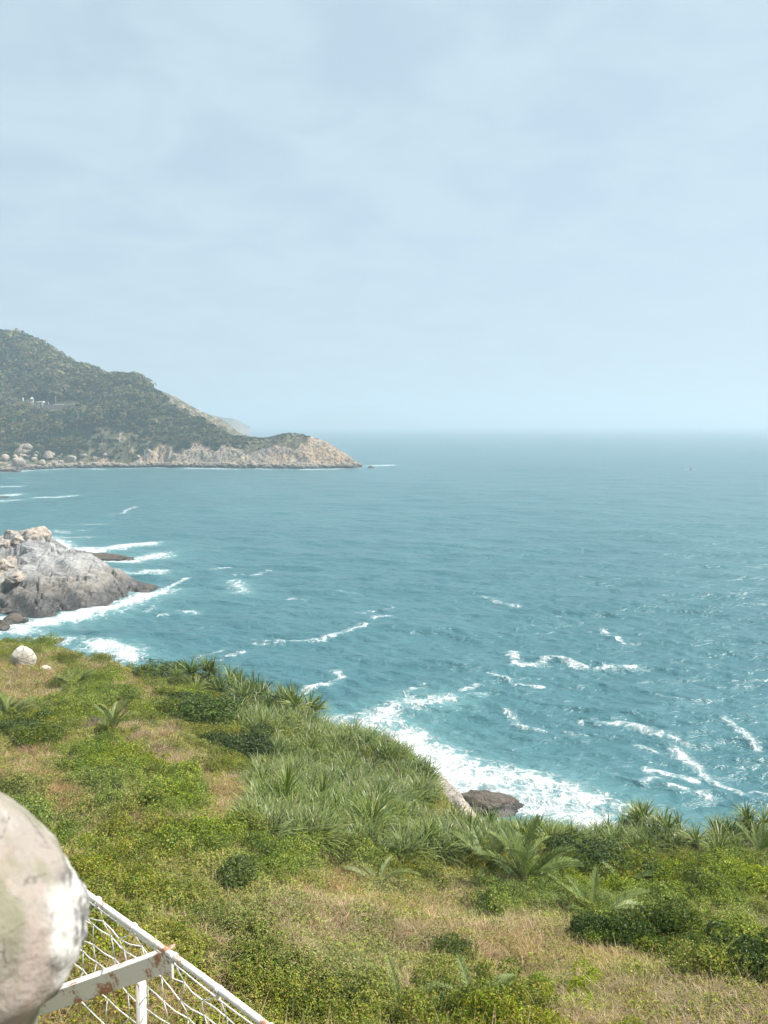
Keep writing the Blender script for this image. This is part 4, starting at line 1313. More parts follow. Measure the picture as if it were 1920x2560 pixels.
def cover():
    rs = np.random.RandomState(90)
    n = 66000
    yy = 3.6 + (100 - 3.6) * rs.rand(n) ** 1.38
    xx = yy * rs.uniform(-.66, .62, n)
    keep = rs.rand(n) < 1.0
    xx, yy = xx[keep], yy[keep]
    u = xx / yy
    yb = np.interp(u, BU, BY)
    ok = (yy < yb + 4)
    # keep the terrace edge beneath the fence open
    xx, yy, yb = xx[ok], yy[ok], yb[ok]
    zz = hill_z(xx, yy)
    ok = zz > 2.5
    xx, yy, zz, yb = xx[ok], yy[ok], zz[ok], yb[ok]
    n = len(xx)
    px, py = project(xx, yy, zz + .3)
    # only the plants that could be seen from about here: hidden slopes get a thinner cover
    nz = fbm(p3(xx * .55, yy * .55), 4, 91) - .5
    nz2 = fbm(p3(xx * .9, yy * .9, 5), 4, 92) - .5
    nz3 = fbm(p3(xx * .25, yy * .25, 9), 3, 93) - .5
    dry = blob(px, py, DRY) * 1.3 + 1.8 * nz + .08
    grn = blob(px, py, GRN) + 1.3 * nz2
    bld = blob(px, py, BLD) + .9 * nz3
    typ = np.full(n, 1)                                       # olive creeper and straw
    typ[rs.rand(n) < .13] = 4                                 # mixed grass
    typ[grn > .45] = 0
    typ[(typ < 2) & (rs.rand(n) < .34) & (nz3 + nz2 > -.06) & (dry < .45)] += 5      # taller leafy mounds
    typ[(typ > 4) & ((yy < 12) | ((px > 1090) & (px < 1240) & (py > 1950) & (py < 2070)))] -= 5
    typ[(dry > .48) & (rs.rand(n) < .74)] = 2
    typ[(bld > .42) & ((dry < .95) | (bld > dry)) & (rs.rand(n) < .85)] = 3
    nearm = smooth(30, 8, yy)
    sc = rs.uniform(.85, 1.4, n) * (1 + .75 * smooth(25, 80, yy)) * (1 - .25 * nearm)
    sc = np.where(typ == 3, sc * rs.uniform(.62, 1.3, n) * (1 + .5 * nz2), sc)
    sc = np.where(typ > 4, sc * rs.uniform(.55, 1.2, n), sc)
    # bent a little down the slope
    gx = (hill_z(xx + .6, yy) - hill_z(xx - .6, yy)) / 1.2; gy = (hill_z(xx, yy + .6) - hill_z(xx, yy - .6)) / 1.2
    tilt = .55
    rx = np.arctan(gy) * tilt; ry = -np.arctan(gx) * tilt

    def put(sel, name, vs, label, rotfree=1.0, sfac=1.0, dz=0.0, k=1.0):
        sel = np.nonzero(sel)[0]
        if k < 1:
            sel = sel[rs.rand(len(sel)) < k]
        m = len(sel)
        R = np.stack([rx[sel] + rs.normal(0, .1, m), ry[sel] + rs.normal(0, .1, m), rs.normal(0, rotfree, m) if rotfree < 3 else rs.rand(m) * 6.283], 1)
        instancer(name, np.stack([xx[sel], yy[sel], zz[sel] + dz], 1), R, sc[sel] * sfac, rs.randint(len(vs), size=m), vs, label)
        print(name, m)
    put(typ == 0, 'green_creeper', [creeper_mesh('green_creeper_%s' % c, 10 + i, G_BRIGHT, 210, .44, .056, .26) for i, c in enumerate('abcd')], 'bright green leafy creeper matting the hillside', 9)
    put(typ == 1, 'olive_scrub', [creeper_mesh('olive_scrub_%s' % c, 20 + i, G_OLIVE + G_BRIGHT[:3] + G_STRAW[:1], 200, .44, .052, .30) for i, c in enumerate('abcd')], 'olive green low scrub covering the hillside', 9)
    def mound(name, seed, cols):
        return bush_mesh(name, seed, cols, .52, .52, .66, 1050, .046, .65, 6).mesh(name, M['leaf'])
    put(typ == 5, 'green_mounds', [mound('green_mound_%s' % c, 60 + i, G_BRIGHT + G_DARK[2:]) for i, c in enumerate('abcd')], 'rounded green leafy mounds rising out of the creeper', 9)
    put(typ == 6, 'olive_mounds', [mound('olive_mound_%s' % c, 66 + i, G_OLIVE + G_DARK[:1] + G_BRIGHT[:2]) for i, c in enumerate('abcd')], 'rounded olive leafy mounds rising out of the scrub', 9)
    put(typ == 2, 'dry_grass', [grass_mesh('dry_grass_%s' % c, 30 + i, G_DRY, 70, .26, .22, .58, .0085, (1.2, 2.9), .55) for i, c in enumerate('abcd')], 'tan dry grass in drifts on the hillside', .7, 1.0, 0, .8)
    put(typ == 3, 'screw_pine_thicket', [rosette_mesh('thicket_%s' % c, 40 + i, 32 + 3 * i, .66 + .05 * i, .029, G_PAND + ([(.16, .15, .07)] if i % 2 else [(.07, .115, .03)]), (.5 + .2 * i, 2.2), -.1, None, 2 + 2 * (i % 3)) for i, c in enumerate('abcdef')], 'dense green thicket of sword-leaved plants along the brow', 9, .95, .12, 1.0)
    put(typ == 4, 'mixed_grass', [grass_mesh('mixed_grass_%s' % c, 50 + i, G_STRAW + G_OLIVE, 46, .24, .22, .5, .008, (.8, 2.4), .3) for i, c in enumerate('abcd')], 'yellowish green wild grass scattered among the scrub', .9, 1.0, 0, .9)


cover()


# ------------------------------------------------------------------ shrubs
def shrub_proto(kind, seed):
    cols = {'dark': G_DARK, 'mid': G_OLIVE[:2] + G_DARK[2:] + G_BRIGHT[3:4], 'light': G_BRIGHT}[kind]
    L = bush_mesh('crown', seed, cols, 1.0, 1.0, 1.05, 4200, .095, .55, 15)
    crown = L.mesh('crown', M['leaf'])
    S = Solid(); r = np.random.RandomState(seed)
    for k in range(6):
        a = r.rand() * 6.28; e = np.array((math.cos(a) * .5, math.sin(a) * .5, .62)) * r.uniform(.7, 1.1)
        S.tube([(0, 0, -.35), e * .45 + (0, 0, .05), e], [.035, .024, .01], 5)
    stem = S.mesh('stem', True); stem.materials.append(M['twig'])
    return crown, stem


def dead_proto(seed):
    S = Solid(); r = np.random.RandomState(seed)
    for k in range(26):
        a = r.rand() * 6.28; e = np.array((math.cos(a) * r.uniform(.3, .8), math.sin(a) * r.uniform(.3, .8), r.uniform(.45, .95)))
        mid = e * .5 + r.normal(0, .06, 3)
        S.tube([(0, 0, -.3), mid, e], [.022, .014, .005], 4)
        for j in range(7):
            t = r.uniform(.4, 1); b = mid * (1 - t) + e * t if t > .5 else mid
            S.tube([b, b + r.normal(0, .16, 3) + (0, 0, .08)], [.009, .004], 3)
    tw = S.mesh('twigs', False); tw.materials.append(M['twig'])
    L = bush_mesh('dry_leaves', seed, [(.20, .15, .11), (.26, .2, .13), (.14, .11, .09), (.16, .17, .07)], .85, .85, .9, 700, .07, .5, 8)
    return L.mesh('dry_leaves', M['leaf']), tw


SHR = {k: [shrub_proto(k, 700 + 10 * i + j) for j in range(3)] for i, k in enumerate(('dark', 'mid', 'light'))}
SHR["dead"] = [dead_proto(760), dead_proto(761)]
SHRUBS = [
    (405, 1690, 4.4, 2.1, 'dark', 'rounded dark green shrub on the brow above the sea, left of the screw pines'),
    (465, 1785, 4.4, 1.4, 'dark', 'dark green shrub mound just below the pale-trunked screw pine'),
    (530, 1812, 3.8, 1.6, 'dark', 'dark green shrub right of the mound below the pale-trunked screw pine'),
    (425, 1800, 2.6, 1.2, 'mid', 'lighter olive shrub left of the mound below the pale-trunked screw pine'),
    (45, 1850, 2.2, 1.3, 'dark', 'dark shrub below the palm at the left photo edge'),
    (100, 1870, 2.0, 1.1, 'mid', 'leafy shrub right of the dark shrub near the left edge'),
    (150, 1770, 1.3, 1.0, 'mid', 'olive shrub above the brown withered bush on the left slope'),
    (128, 1790, 1.3, 1.0, 'dead', 'brown withered bush on the left slope'),
    (225, 1835, 1.7, 1.0, 'dead', 'grey leafless bush beside the palm with the hanging dead frond'),
    (560, 1890, 2.4, 1.3, 'dark', 'dark leafy shrub left of centre on the middle slope'),
    (630, 1900, 2.6, 1.4, 'dark', 'dark leafy shrub on the middle slope, by the left side of the blade thicket'),
    (650, 1945, 1.4, 1.0, 'mid', 'olive shrub right above the straw-coloured grass clump'),
    (690, 1860, 2.4, 1.3, 'mid', 'grey-green shrub at the upper left side of the blade thicket'),
    (935, 2000, 1.5, 1.1, 'dark', 'dark shrub sunk in the blade thicket at the hillside centre'),
    (660, 2210, 1.1, .8, 'light', 'bright green shrub low in the centre left'),
    (580, 2220, 1.1, .7, 'dark', 'dark green shrub left of the bright one low in the centre left'),
    (740, 2130, 1.3, .8, 'light', 'bright leafy shrub under the tall blades at the centre'),
    (840, 2150, 1.2, .8, 'mid', 'olive shrub under the blade thicket at the centre'),
    (1440, 2175, 2.2, 1.05, 'dark', 'large dark shrub behind the big feathery palm'),
    (1530, 2185, 2.4, 1.1, 'dark', 'large dark shrub below the tall tuft on the right brow'),
    (1605, 2195, 1.8, .9, 'mid', 'olive shrub right of the dark shrubs under the right brow'),
    (1420, 2200, 1.4, 1.0, 'dark', 'dark shrub at the right side of the big feathery palm'),
    (1570, 2375, 1.3, .9, 'dark', 'shadowy dark shrub above the dry grass on the right'),
    (1490, 2368, 1.1, .8, 'dark', 'dark shrub under the low spreading palm on the right'),
    (1680, 2365, 1.3, .9, 'mid', 'leafy shrub in the right slope above the dry grass'),
    (1660, 2300, 1.5, 1.0, 'light', 'yellow-green shrub in the middle of the right slope'),
    (1770, 2440, 1.3, .95, 'dark', 'deep green shrub low on the right with dry grass below'),
    (1850, 2380, 1.3, .9, 'light', 'yellow-green shrub close to the right photo edge'),
    (1885, 2460, 1.1, .8, 'dark', 'dark shrub at the right photo edge above the dry grass'),
    (1760, 2250, 1.5, 1.0, 'mid', 'olive shrub high on the right slope'),
    (1870, 2240, 1.6, 1.0, 'light', 'yellow-green shrub high at the right photo edge'),
    (1460, 2505, .7, .5, 'light', 'small bright green shrub among dry grass at the bottom right'),
    (1130, 2400, .8, .5, 'mid', 'small olive shrub in the dry grass at the bottom centre'),
    (850, 2545, .75, .5, 'dark', 'small dark glossy shrub at the bottom edge, right of the net fence'),
    (950, 2510, .75, .5, 'light', 'small bright shrub at the bottom edge, left of the dead frond'),
    (420, 2030, 1.0, .6, 'light', 'bright green low shrub in the creeper on the left slope'),
    (190, 2090, .9, .5, 'mid', 'leafy shrub just above the concrete post'),
]
for k, (a, b, w, h, kind, lab) in enumerate(SHRUBS):
    q = hill_hit(a, b)
    r = empty('withered_bush' if kind == 'dead' else 'shrub', (q[0], q[1], q[2] - .05), (k * 2.4) % 6.28)
    r.scale = (w * .62, w * .62, h)
    cm, st = SHR[kind][k % len(SHR[kind])]
    obj('crown', cm, None, r); obj('branches' if kind == 'dead' else 'stem', st, None, r)
    tag(r, lab, 'bush' if kind == 'dead' else 'shrub', 'shrubs on the hillside')

# ------------------------------------------------------------------ screw pines (pandanus)
HEADS = [rosette_mesh('leaf_rosette', 800 + k, 60, 1.0, .055, dead=14) for k in range(3)]
HEADS_UP = [rosette_mesh('leaf_rosette', 810 + k, 54, 1.15, .055, G_PAND, (.3, 1.5), .25) for k in range(3)]
DROOP = [rosette_mesh('leaf_rosette', 820, 90, 1.15, .05, G_PAND + [(.2, .18, .1)], (1.0, 2.6), -.7, dead=34)]


def pandanus(px, py, height, heads, size, label, protos=None, seed=0):
    q = hill_hit(px, py)
    r = empty('screw_pine', (q[0], q[1], q[2] - .1))
    rr = np.random.RandomState(900 + seed)
    S = Solid()
    for k in range(heads):
        a = rr.rand() * 6.28 if heads > 1 else 0; sp = 0 if heads == 1 else rr.uniform(.25, .55 + .14 * heads) * size * .9
        e = np.array((math.cos(a) * sp * 1.2, math.sin(a) * sp, height * rr.uniform(.75, 1.1) * (1 - .28 * (sp / size) ** 2)))
        S.tube([(0, 0, -.3), e * .35 + rr.normal(0, .05, 3) + (0, 0, .1), e * .7 + rr.normal(0, .08, 3), e], [.10, .085, .07, .06], 7)
        c = obj('leaf_rosette', (protos or HEADS)[rr.randint(len(protos or HEADS))], None, r)
        c.location = e; c.scale = (size,) * 3
        c.rotation_euler = (rr.normal(0, .2) - e[1] * .2, rr.normal(0, .2) + e[0] * .2, rr.rand() * 6.28)
    for k in range(3):
        a = rr.rand() * 6.28
        S.tube([(math.cos(a) * .04, math.sin(a) * .04, .35), (math.cos(a) * .28, math.sin(a) * .28, -.25)], [.025, .02], 5)   # prop roots
    m_ = S.mesh('trunk', True)
    obj('trunk', m_, M['bark'], r)
    tag(r, label, 'screw pine', 'screw pines along the brow')


for k, a in enumerate([
    (508, 1742, 1.9, 6, 1.05, 'screw pine with forking pale trunks bared under its spiky heads'),
    (452, 1722, 1.5, 2, .95, 'single-headed screw pine left of the one with pale trunks'),
    (585, 1805, 1.2, 3, 1.15, 'screw pine with drooping shaggy leaves right below the pale trunks', DROOP),
    (555, 1732, 1.5, 5, .9, 'spiky screw pine behind the drooping shaggy one'),
    (612, 1748, 1.5, 6, 1.0, 'dark-headed screw pine between the shaggy one and the brow clump'),
    (665, 1768, 1.5, 6, 1.0, 'screw pine clump left of the steep end of the upper brow'),
    (712, 1790, 1.5, 6, .95, 'screw pine clump at the steep end of the upper brow'),
    (790, 1806, .7, 1, .8, 'lone small screw pine head standing against the water'),
    (722, 2040, .7, 2, 1.25, 'tall upright sword-leaved plant at the left of the lower thicket', HEADS_UP),
    (800, 2030, .6, 2, 1.15, 'upright sword-leaved plant at the middle of the lower thicket', HEADS_UP),
    (880, 2090, .5, 2, 1.1, 'arching sword-leaved plant at the bottom of the thicket', HEADS_UP),
    (1175, 2130, .5, 1, 1.35, 'upright fan-like sword-leaved plant left of the big feathery palm', HEADS_UP),
    (1050, 2150, .5, 2, 1.1, 'arching sword-leaved plant left of the upright fan-like one'),
    (1245, 2090, .8, 5, .95, 'screw pine tuft just right of the bare rock slab'),
    (1320, 2095, .7, 5, .9, 'second screw pine tuft right of the bare rock slab'),
    (1400, 2100, .7, 2, .9, 'low screw pine tuft in the middle of the right brow'),
    (1480, 2115, .7, 2, .9, 'low screw pine tuft in the dip of the right brow'),
    (1550, 2105, 1.1, 5, 1.0, 'screw pine on the left shoulder of the tall right tuft'),
    (1625, 2090, 1.3, 11, 1.1, 'tall domed screw pine, the highest on the right brow'),
    (1690, 2110, 1.1, 4, 1.0, 'screw pine on the right shoulder of the tall right tuft'),
    (1790, 2150, .7, 2, 1.0, 'arching screw pine left below the corner clump'),
    (1840, 2095, 1.35, 9, 1.1, 'screw pine clump in the corner of the right brow'),
    (1905, 2090, 1.35, 8, 1.05, 'screw pine cut off by the right photo edge'),
]):
    a = list(a)
    if k < 8:
        a[4] *= 1.9 if 2 < k < 7 else 1.6; a[2] *= 1.15; a[3] = a[3] + 2 if 2 < k < 7 else a[3]
    pandanus(*a[:6], protos=a[6] if len(a) > 6 else None, seed=k)


# ------------------------------------------------------------------ wild date palms
def frond_mesh(name, seed, n=46, length=1.9, cols=G_PALM, leaf=.34, arch=1.0):
    rs = np.random.RandomState(seed); L = Leafy()
    t = np.linspace(0, 1, 16)
    x = length * t * (1 - .12 * t); z = length * (.32 * t - .42 * arch * t ** 2)
    axis = np.stack([x, .04 * np.sin(3 * t), z], 1)
    V, q, cp = tube(axis, .016 * (1 - .8 * t) + .003, 5)
    T = np.concatenate([q[:, [0, 1, 2]], q[:, [0, 2, 3]], cp])
    L.add(V, T, np.tile(np.array((.20, .21, .09)) if cols is G_PALM else np.array((.3, .2, .11)), (len(V), 1)))
    for sd in (-1, 1):
        f = np.linspace(.14, .99, n)
        b = np.stack([np.interp(f, t, axis[:, i]) for i in range(3)], 1)
        g = unit(np.stack([np.interp(f, t, np.gradient(axis[:, i])) for i in range(3)], 1))
        sidev = np.cross(g, (0, 0, 1.0)) * sd; upv = np.cross(sidev * sd, g)
        ang = .95 - .45 * f[:, None] + rs.normal(0, .06, (n, 1))
        d = unit(g * np.cos(ang) + sidev * np.sin(ang) + upv * (.38 + rs.normal(0, .1, (n, 1))))
        ln = leaf * (np.sin(np.pi * np.clip(f * .92 + .06, 0, 1)) * .75 + .35) * rs.uniform(.85, 1.1, n)
        w = .022
        wv = unit(np.cross(d, upv + .4 * g)) * w * .5
        m1 = b + d * ln[:, None] * .5; tip = b + d * ln[:, None] - np.array((0, 0, 1.0)) * ln[:, None] * .14
        Vv = np.stack([b - wv * .6, b + wv * .6, m1 - wv, m1 + wv, tip], 1).reshape(-1, 3)
        k = np.arange(n)[:, None] * 5
        Tt = np.concatenate([k + np.array(a) for a in ([0, 1, 3], [0, 3, 2], [2, 3, 4])])
        L.add(Vv, Tt, np.repeat(pick(rs, cols, n, .12), 5, 0))
    return L.mesh(name, M['palm'])


FR = [frond_mesh('frond', 850 + k, arch=(.7, 1.0, 1.3)[k]) for k in range(3)]
FRD = [frond_mesh('frond', 856, 40, 1.7, [(.34, .20, .11), (.40, .27, .16), (.28, .18, .10)], .3, 1.5)]
_trunk_m = None


def palm(px, py, size, n, label, lo=.15, hi=1.2, dead=0, trunk=.35, seed=0, arc=None, z=0.0, only_dead=False):
    q = hill_hit(px, py)
    r = empty('date_palm', (q[0], q[1], q[2] - .05 + z))
    rr = np.random.RandomState(950 + seed)
    S = Solid().tube([(0, 0, -.4), (0, 0, trunk * .6), (0, 0, trunk)], [.13, .12, .07], 8)
    obj('trunk', S.mesh('trunk', True), M['twig'], r)
    for k in range(n + dead):
        dd = k >= n
        fr = obj('frond', (FRD if dd else FR)[rr.randint(1 if dd else 3)], None, r)
        az = (k * 2.39996 + rr.normal(0, .2)) if arc is None else rr.uniform(*arc)
        el = rr.uniform(lo, hi) if not dd else rr.uniform(-.9, -.2)
        fr.location = (math.cos(az) * .06, math.sin(az) * .06, trunk)
        fr.rotation_euler = (rr.normal(0, .25), -el, az)
        fr.scale = (size * rr.uniform(.85, 1.1),) * 3
        if dd:
            fr['label'] = 'withered brown frond'
    tag(r, label, 'palm', 'wild palms on the hillside')


for k, (a, kw) in enumerate([
    ((22, 1815, 1.25, 18, 'dark palm cut off by the left photo edge'), dict(trunk=.4, dead=2)),
    ((190, 1728, 1.15, 15, 'silvery green palm up the slope right of the pale boulders'), dict(trunk=.2, lo=0, hi=1.0, dead=1)),
    ((285, 1858, .95, 10, 'palm with a hanging brown dead frond on the left slope'), dict(trunk=.8, dead=4)),
    ((1312, 2230, 1.45, 22, 'big feathery palm at the centre of the right slope'), dict(trunk=.35, hi=1.3, lo=.0, dead=2)),
    ((1225, 2190, 1.1, 10, 'palm with arching fronds left of the big feathery palm'), dict(trunk=.4)),
    ((1490, 2325, 1.0, 16, 'low spreading palm right below the big feathery palm'), dict(trunk=.15, lo=.0, hi=.8, dead=1)),
    ((1560, 2235, .75, 9, 'pale palm tuft right of the big feathery palm'), dict(trunk=.35)),
    ((945, 2225, .7, 5, 'lone arching palm fronds left of the dry grass at centre'), dict(trunk=.25, lo=.1, hi=.6)),
    ((385, 2135, .55, 4, 'small palm sprout above the net fence'), dict(trunk=.12, lo=.1, hi=.6)),
    ((1190, 2560, .5, 9, 'palm at the bottom edge right of the dead frond'), dict(trunk=.3)),
    ((1005, 2535, .5, 3, 'palm with upright withered fronds at the bottom edge'), dict(trunk=.25, dead=3)),
    ((1900, 2170, .9, 8, 'palm at the right photo edge under the brow'), dict(trunk=.4)),
]):
    palm(*a, seed=k, **kw)


# one dry stalk rising by the post
def stalk():
    q = hill_hit(165, 2170)
    L = Leafy(); rr = np.random.RandomState(3)
    n = 26
    base = np.stack([rr.normal(0, .02, n) + .015 * np.arange(n) / 3, rr.normal(0, .02, n), np.linspace(0, .45, n)], 1)
    blades(L, rr, base, rr.normal(.3, .3, n), rr.uniform(.7, 1.1, n), rr.uniform(.15, .4, n), np.full(n, .022), rr.uniform(.1, .6, n), 3, [(.2, .11, .07), (.28, .16, .10), (.15, .09, .06)])
    o = obj('dry_stalk', L.mesh('dry_stalk', M['grass']))
    o.location = q
    tag(o, 'single brown dry grass stalk standing behind the concrete post', 'stalk')


stalk()


# ------------------------------------------------------------------ net fence below the viewpoint
def fence():
    ZR = H - 2.62
    A = on_sea(232, 2243, ZR); B = on_sea(662, 2562, ZR)
    d = (B - A); ln = np.linalg.norm(d); d = d / ln
    A0 = A - d * 1.6; B0 = B + d * 0.9
    nrm = np.array((d[1], -d[0], 0))
    r = empty('net_fence', tuple((A0 + B0) / 2 * np.array((1, 1, 0)) + np.array((0, 0, float(hill_z((A0[0] + B0[0]) / 2, (A0[1] + B0[1]) / 2))))))
    org = np.array(r.location)

    def part(name, S, m, sm=False, parent=r):
        me = S.mesh(name, sm)
        return obj(name, me, m, parent)
    loc = lambda p: np.asarray(p) - org
    S = Solid().tube([loc(A0 + d * t) + (0, 0, .006 * math.sin(3 * t)) for t in np.linspace(0, np.linalg.norm(B0 - A0), 24)], .0170, 12)
    rail = part('top_rail', S, M['steel'], True)
    # lashings where the net is tied on
    step = .18
    offs = (np.arange(-8, 16)) * step + .05
    for t in offs[::2]:
        c = A + d * t
        if np.dot(c - A0, d) < 0 or np.dot(B0 - c, d) < 0:
            continue
        k = Solid()
        an = np.linspace(0, 2 * np.pi, 11)
        for w in (-.006, .006):
            ringp = [loc(c + d * w + .0198 * (math.cos(x) * nrm + math.sin(x) * np.array((0, 0, 1.0)))) for x in an]
            k.tube(ringp, .0042, 5)
        part('lashing', k, M['net'], True, rail)
    # the thin wire under the rail
    S = Solid().tube([loc(A0 + d * t - np.array((0, 0, .040 + .006 * math.sin(5 * t)))) for t in np.linspace(0, np.linalg.norm(B0 - A0), 30)], .004, 6)
    part('tie_wire', S, M['net'], True)
    # angle-iron arm running back from the rail, and the post under it
    P1 = on_sea(412, 2410, ZR - .075)
    P0 = at_y(150, 2500, P1[1] + .32)
    ax = unit(P0 - P1)
    L_ = np.linalg.norm(P0 - P1) + .45
    s_ = unit(np.cross(ax, (0, 0, 1.0))); u_ = np.cross(s_, ax)
    R = np.stack([ax, s_, u_], 1)
    c = P1 + ax * L_ / 2 - ax * .03
    S = Solid().box(loc(c), (L_ / 2, .0045, .043), R).box(loc(c + s_ * .0355 + u_ * .0482), (L_ / 2, .04, .005), R)
    part('angle_iron_arm', S, M['steel'])
    S = Solid().box(loc(P1 + np.array((0, 0, .0)) - nrm * .012 + d * .015), (.035, .006, .06), np.stack([d, nrm, np.array((0, 0, 1.0))], 1))
    part('bracket_plate', S, M['steel'])
    for px, py, yy in [(352, 2455, 3.93), ]:
        tp = at_y(px, py, yy)
        gz = float(hill_z(tp[0], tp[1]))
        S = Solid().tube([loc((tp[0] - .03, tp[1], gz - .5)), loc(tp)], .0265, 10)
        part('post', S, M['steel'], True)
    for t in (-1.5, 2.0):
        c = A + d * t
        gz = float(hill_z(c[0], c[1]))
        S = Solid().tube([loc((c[0], c[1], gz - .5)), loc(c - np.array((0, 0, .01)))], .024, 10)
        part('post', S, M['steel'], True)
    # knotted cord net hanging from the rail, pulled out of square
    rr = np.random.RandomState(4)
    rows = 7; cols = [t for t in offs]
    Pn = {}
    for j in range(rows):
        for i, t in enumerate(cols):
            sl = -.28 * j * .14
            tt = t + sl + (rr.normal(0, .016) if j else 0)
            z = -.022 - j * .150 + (rr.normal(0, .012) if j else 0) - (.035 if j == 1 and i % 2 else 0)
            bulge = -.16 * math.sin(min(j / rows, 1) * 2.6) + rr.normal(0, .012) * (j > 0)
            Pn[i, j] = A + d * tt + np.array((0, 0, z)) + nrm * bulge * (1 if j else 0)
    S = Solid()

    def cord(p, q, rad=.0033):
        m_ = (p + q) / 2 + np.array((0, 0, -.004)) + rr.normal(0, .003, 3)
        S.tube([loc(p), loc(m_), loc(q)], rad, 5)
    for j in range(rows):
        for i in range(len(cols)):
            if j and i + 1 < len(cols):
                cord(Pn[i, j], Pn[i + 1, j])
            if j + 1 < rows and j:
                cord(Pn[i, j], Pn[i, j + 1])
            if j == 0 and i % 2 == 0:                        # the head cord runs in V shapes up to the lashings
                cord(Pn[i, 0], Pn[i, 1])
                if i:
                    cord(Pn[i, 0], Pn[i - 1, 1])
    for (i, j), p in Pn.items():
        if j:
            V, T = ico(1); S.add(V * .006 + loc(p), None, T)
    part('cord_net', S, M['net'], True)
    tag(r, 'white rusty pipe fence with a white cord net below it', 'fence')


fence()


# ------------------------------------------------------------------ concrete post beside the camera
def post():
    Y0 = 0.92
    # right-hand outline (photograph pixels) -> radius about the post axis
    ax_px = -128
    axis = at_y(ax_px, 2300, Y0)
    outl = [(1975, 20), (1980, 45), (1995, 95), (2025, 145), (2075, 195), (2130, 235), (2170, 265), (2210, 292), (2260, 310), (2330, 317), (2390, 316), (2430, 300), (2465, 272), (2490, 236), (2530, 212), (2560, 200), (2640, 190), (2760, 186), (3600, 186)]
    zs, rs_ = [], []
    for py, wpx in outl:
        p = at_y(ax_px, py, Y0)
        zs.append(p[2]); rs_.append(wpx / F * Y0 * 1.03)
    zs = np.array(zs); rs_ = np.array(rs_)
    gz = float(hill_z(axis[0], axis[1])) - .15
    zz = np.concatenate([np.linspace(zs[0], zs[-2], 150), np.linspace(zs[-2], gz, 30)[1:]])
    rad = np.interp(-zz, -zs, rs_)
    rad = np.convolve(np.pad(rad, 4, 'edge'), np.ones(9) / 9, 'valid')
    rad[0] = 0.004
    n = 140
    a = np.linspace(0, 2 * np.pi, n, endpoint=False)
    Zg, Ag = np.meshgrid(zz, a, indexing='ij')
    Rg = np.repeat(rad[:, None], n, 1)
    Xl, Yl = np.cos(Ag) * Rg, np.sin(Ag) * Rg
    q = np.stack([Xl.ravel(), Yl.ravel(), Zg.ravel()], 1)
    lump = (fbm(q * 14, 4, 70) - .5).reshape(Rg.shape); fine = (fbm(q * 55, 4, 71) - .5).reshape(Rg.shape)
    # broken band where the render has come off, on the side away from the camera
    ztop, zbot = at_y(ax_px, 2200, Y0)[2], at_y(ax_px, 2490, Y0)[2]
    k = (np.cos(Ag - math.radians(22)) - .80) / .2
    chip = smooth(0, .35, k + 1.3 * lump) * smooth(ztop + .012, ztop - .02, Zg) * smooth(zbot - .01, zbot + .015, Zg)
    big_l = (fbm(q * 6.5, 3, 75) - .5).reshape(Rg.shape)
    Rg = Rg * (1 + .07 * lump + .16 * big_l * smooth(0, .03, Rg)) + chip * (.012 * lump * 2 + .010 * fine - .002) + .0015 * fine
    V = np.stack([(np.cos(Ag) * Rg + axis[0]).ravel(), (np.sin(Ag) * Rg + axis[1]).ravel(), Zg.ravel()], 1)
    gi = np.arange(len(zz) * n).reshape(len(zz), n)
    nx = np.roll(gi, -1, 1)
    base = np.array((axis[0], axis[1], gz))
    V = V - base
    r = empty('concrete_post', tuple(base))
    zcut = at_y(ax_px, 2500, Y0)[2] - gz
    cut = int(np.argmin(np.abs(zz - gz - zcut)))
    for name, lo, hi in (('rounded_cap', 0, cut + 1), ('shaft', cut, len(zz))):
        g_ = gi[lo:hi]; x_ = nx[lo:hi]
        Q = np.stack([g_[:-1], g_[1:], x_[1:], x_[:-1]], -1).reshape(-1, 4) - lo * n
        T = np.array([[0, i + 1, i] for i in range(1, n - 1)]) if lo == 0 else None
        me = mesh_np(name, V[lo * n:hi * n], Q, T)
        attr(me, 'chip', 'FLOAT', chip.ravel()[lo * n:hi * n])
        obj(name, me, M['concrete'], r)
    tag(r, 'weathered concrete post with a rounded chipped top, blurred at the left corner', 'post')


post()


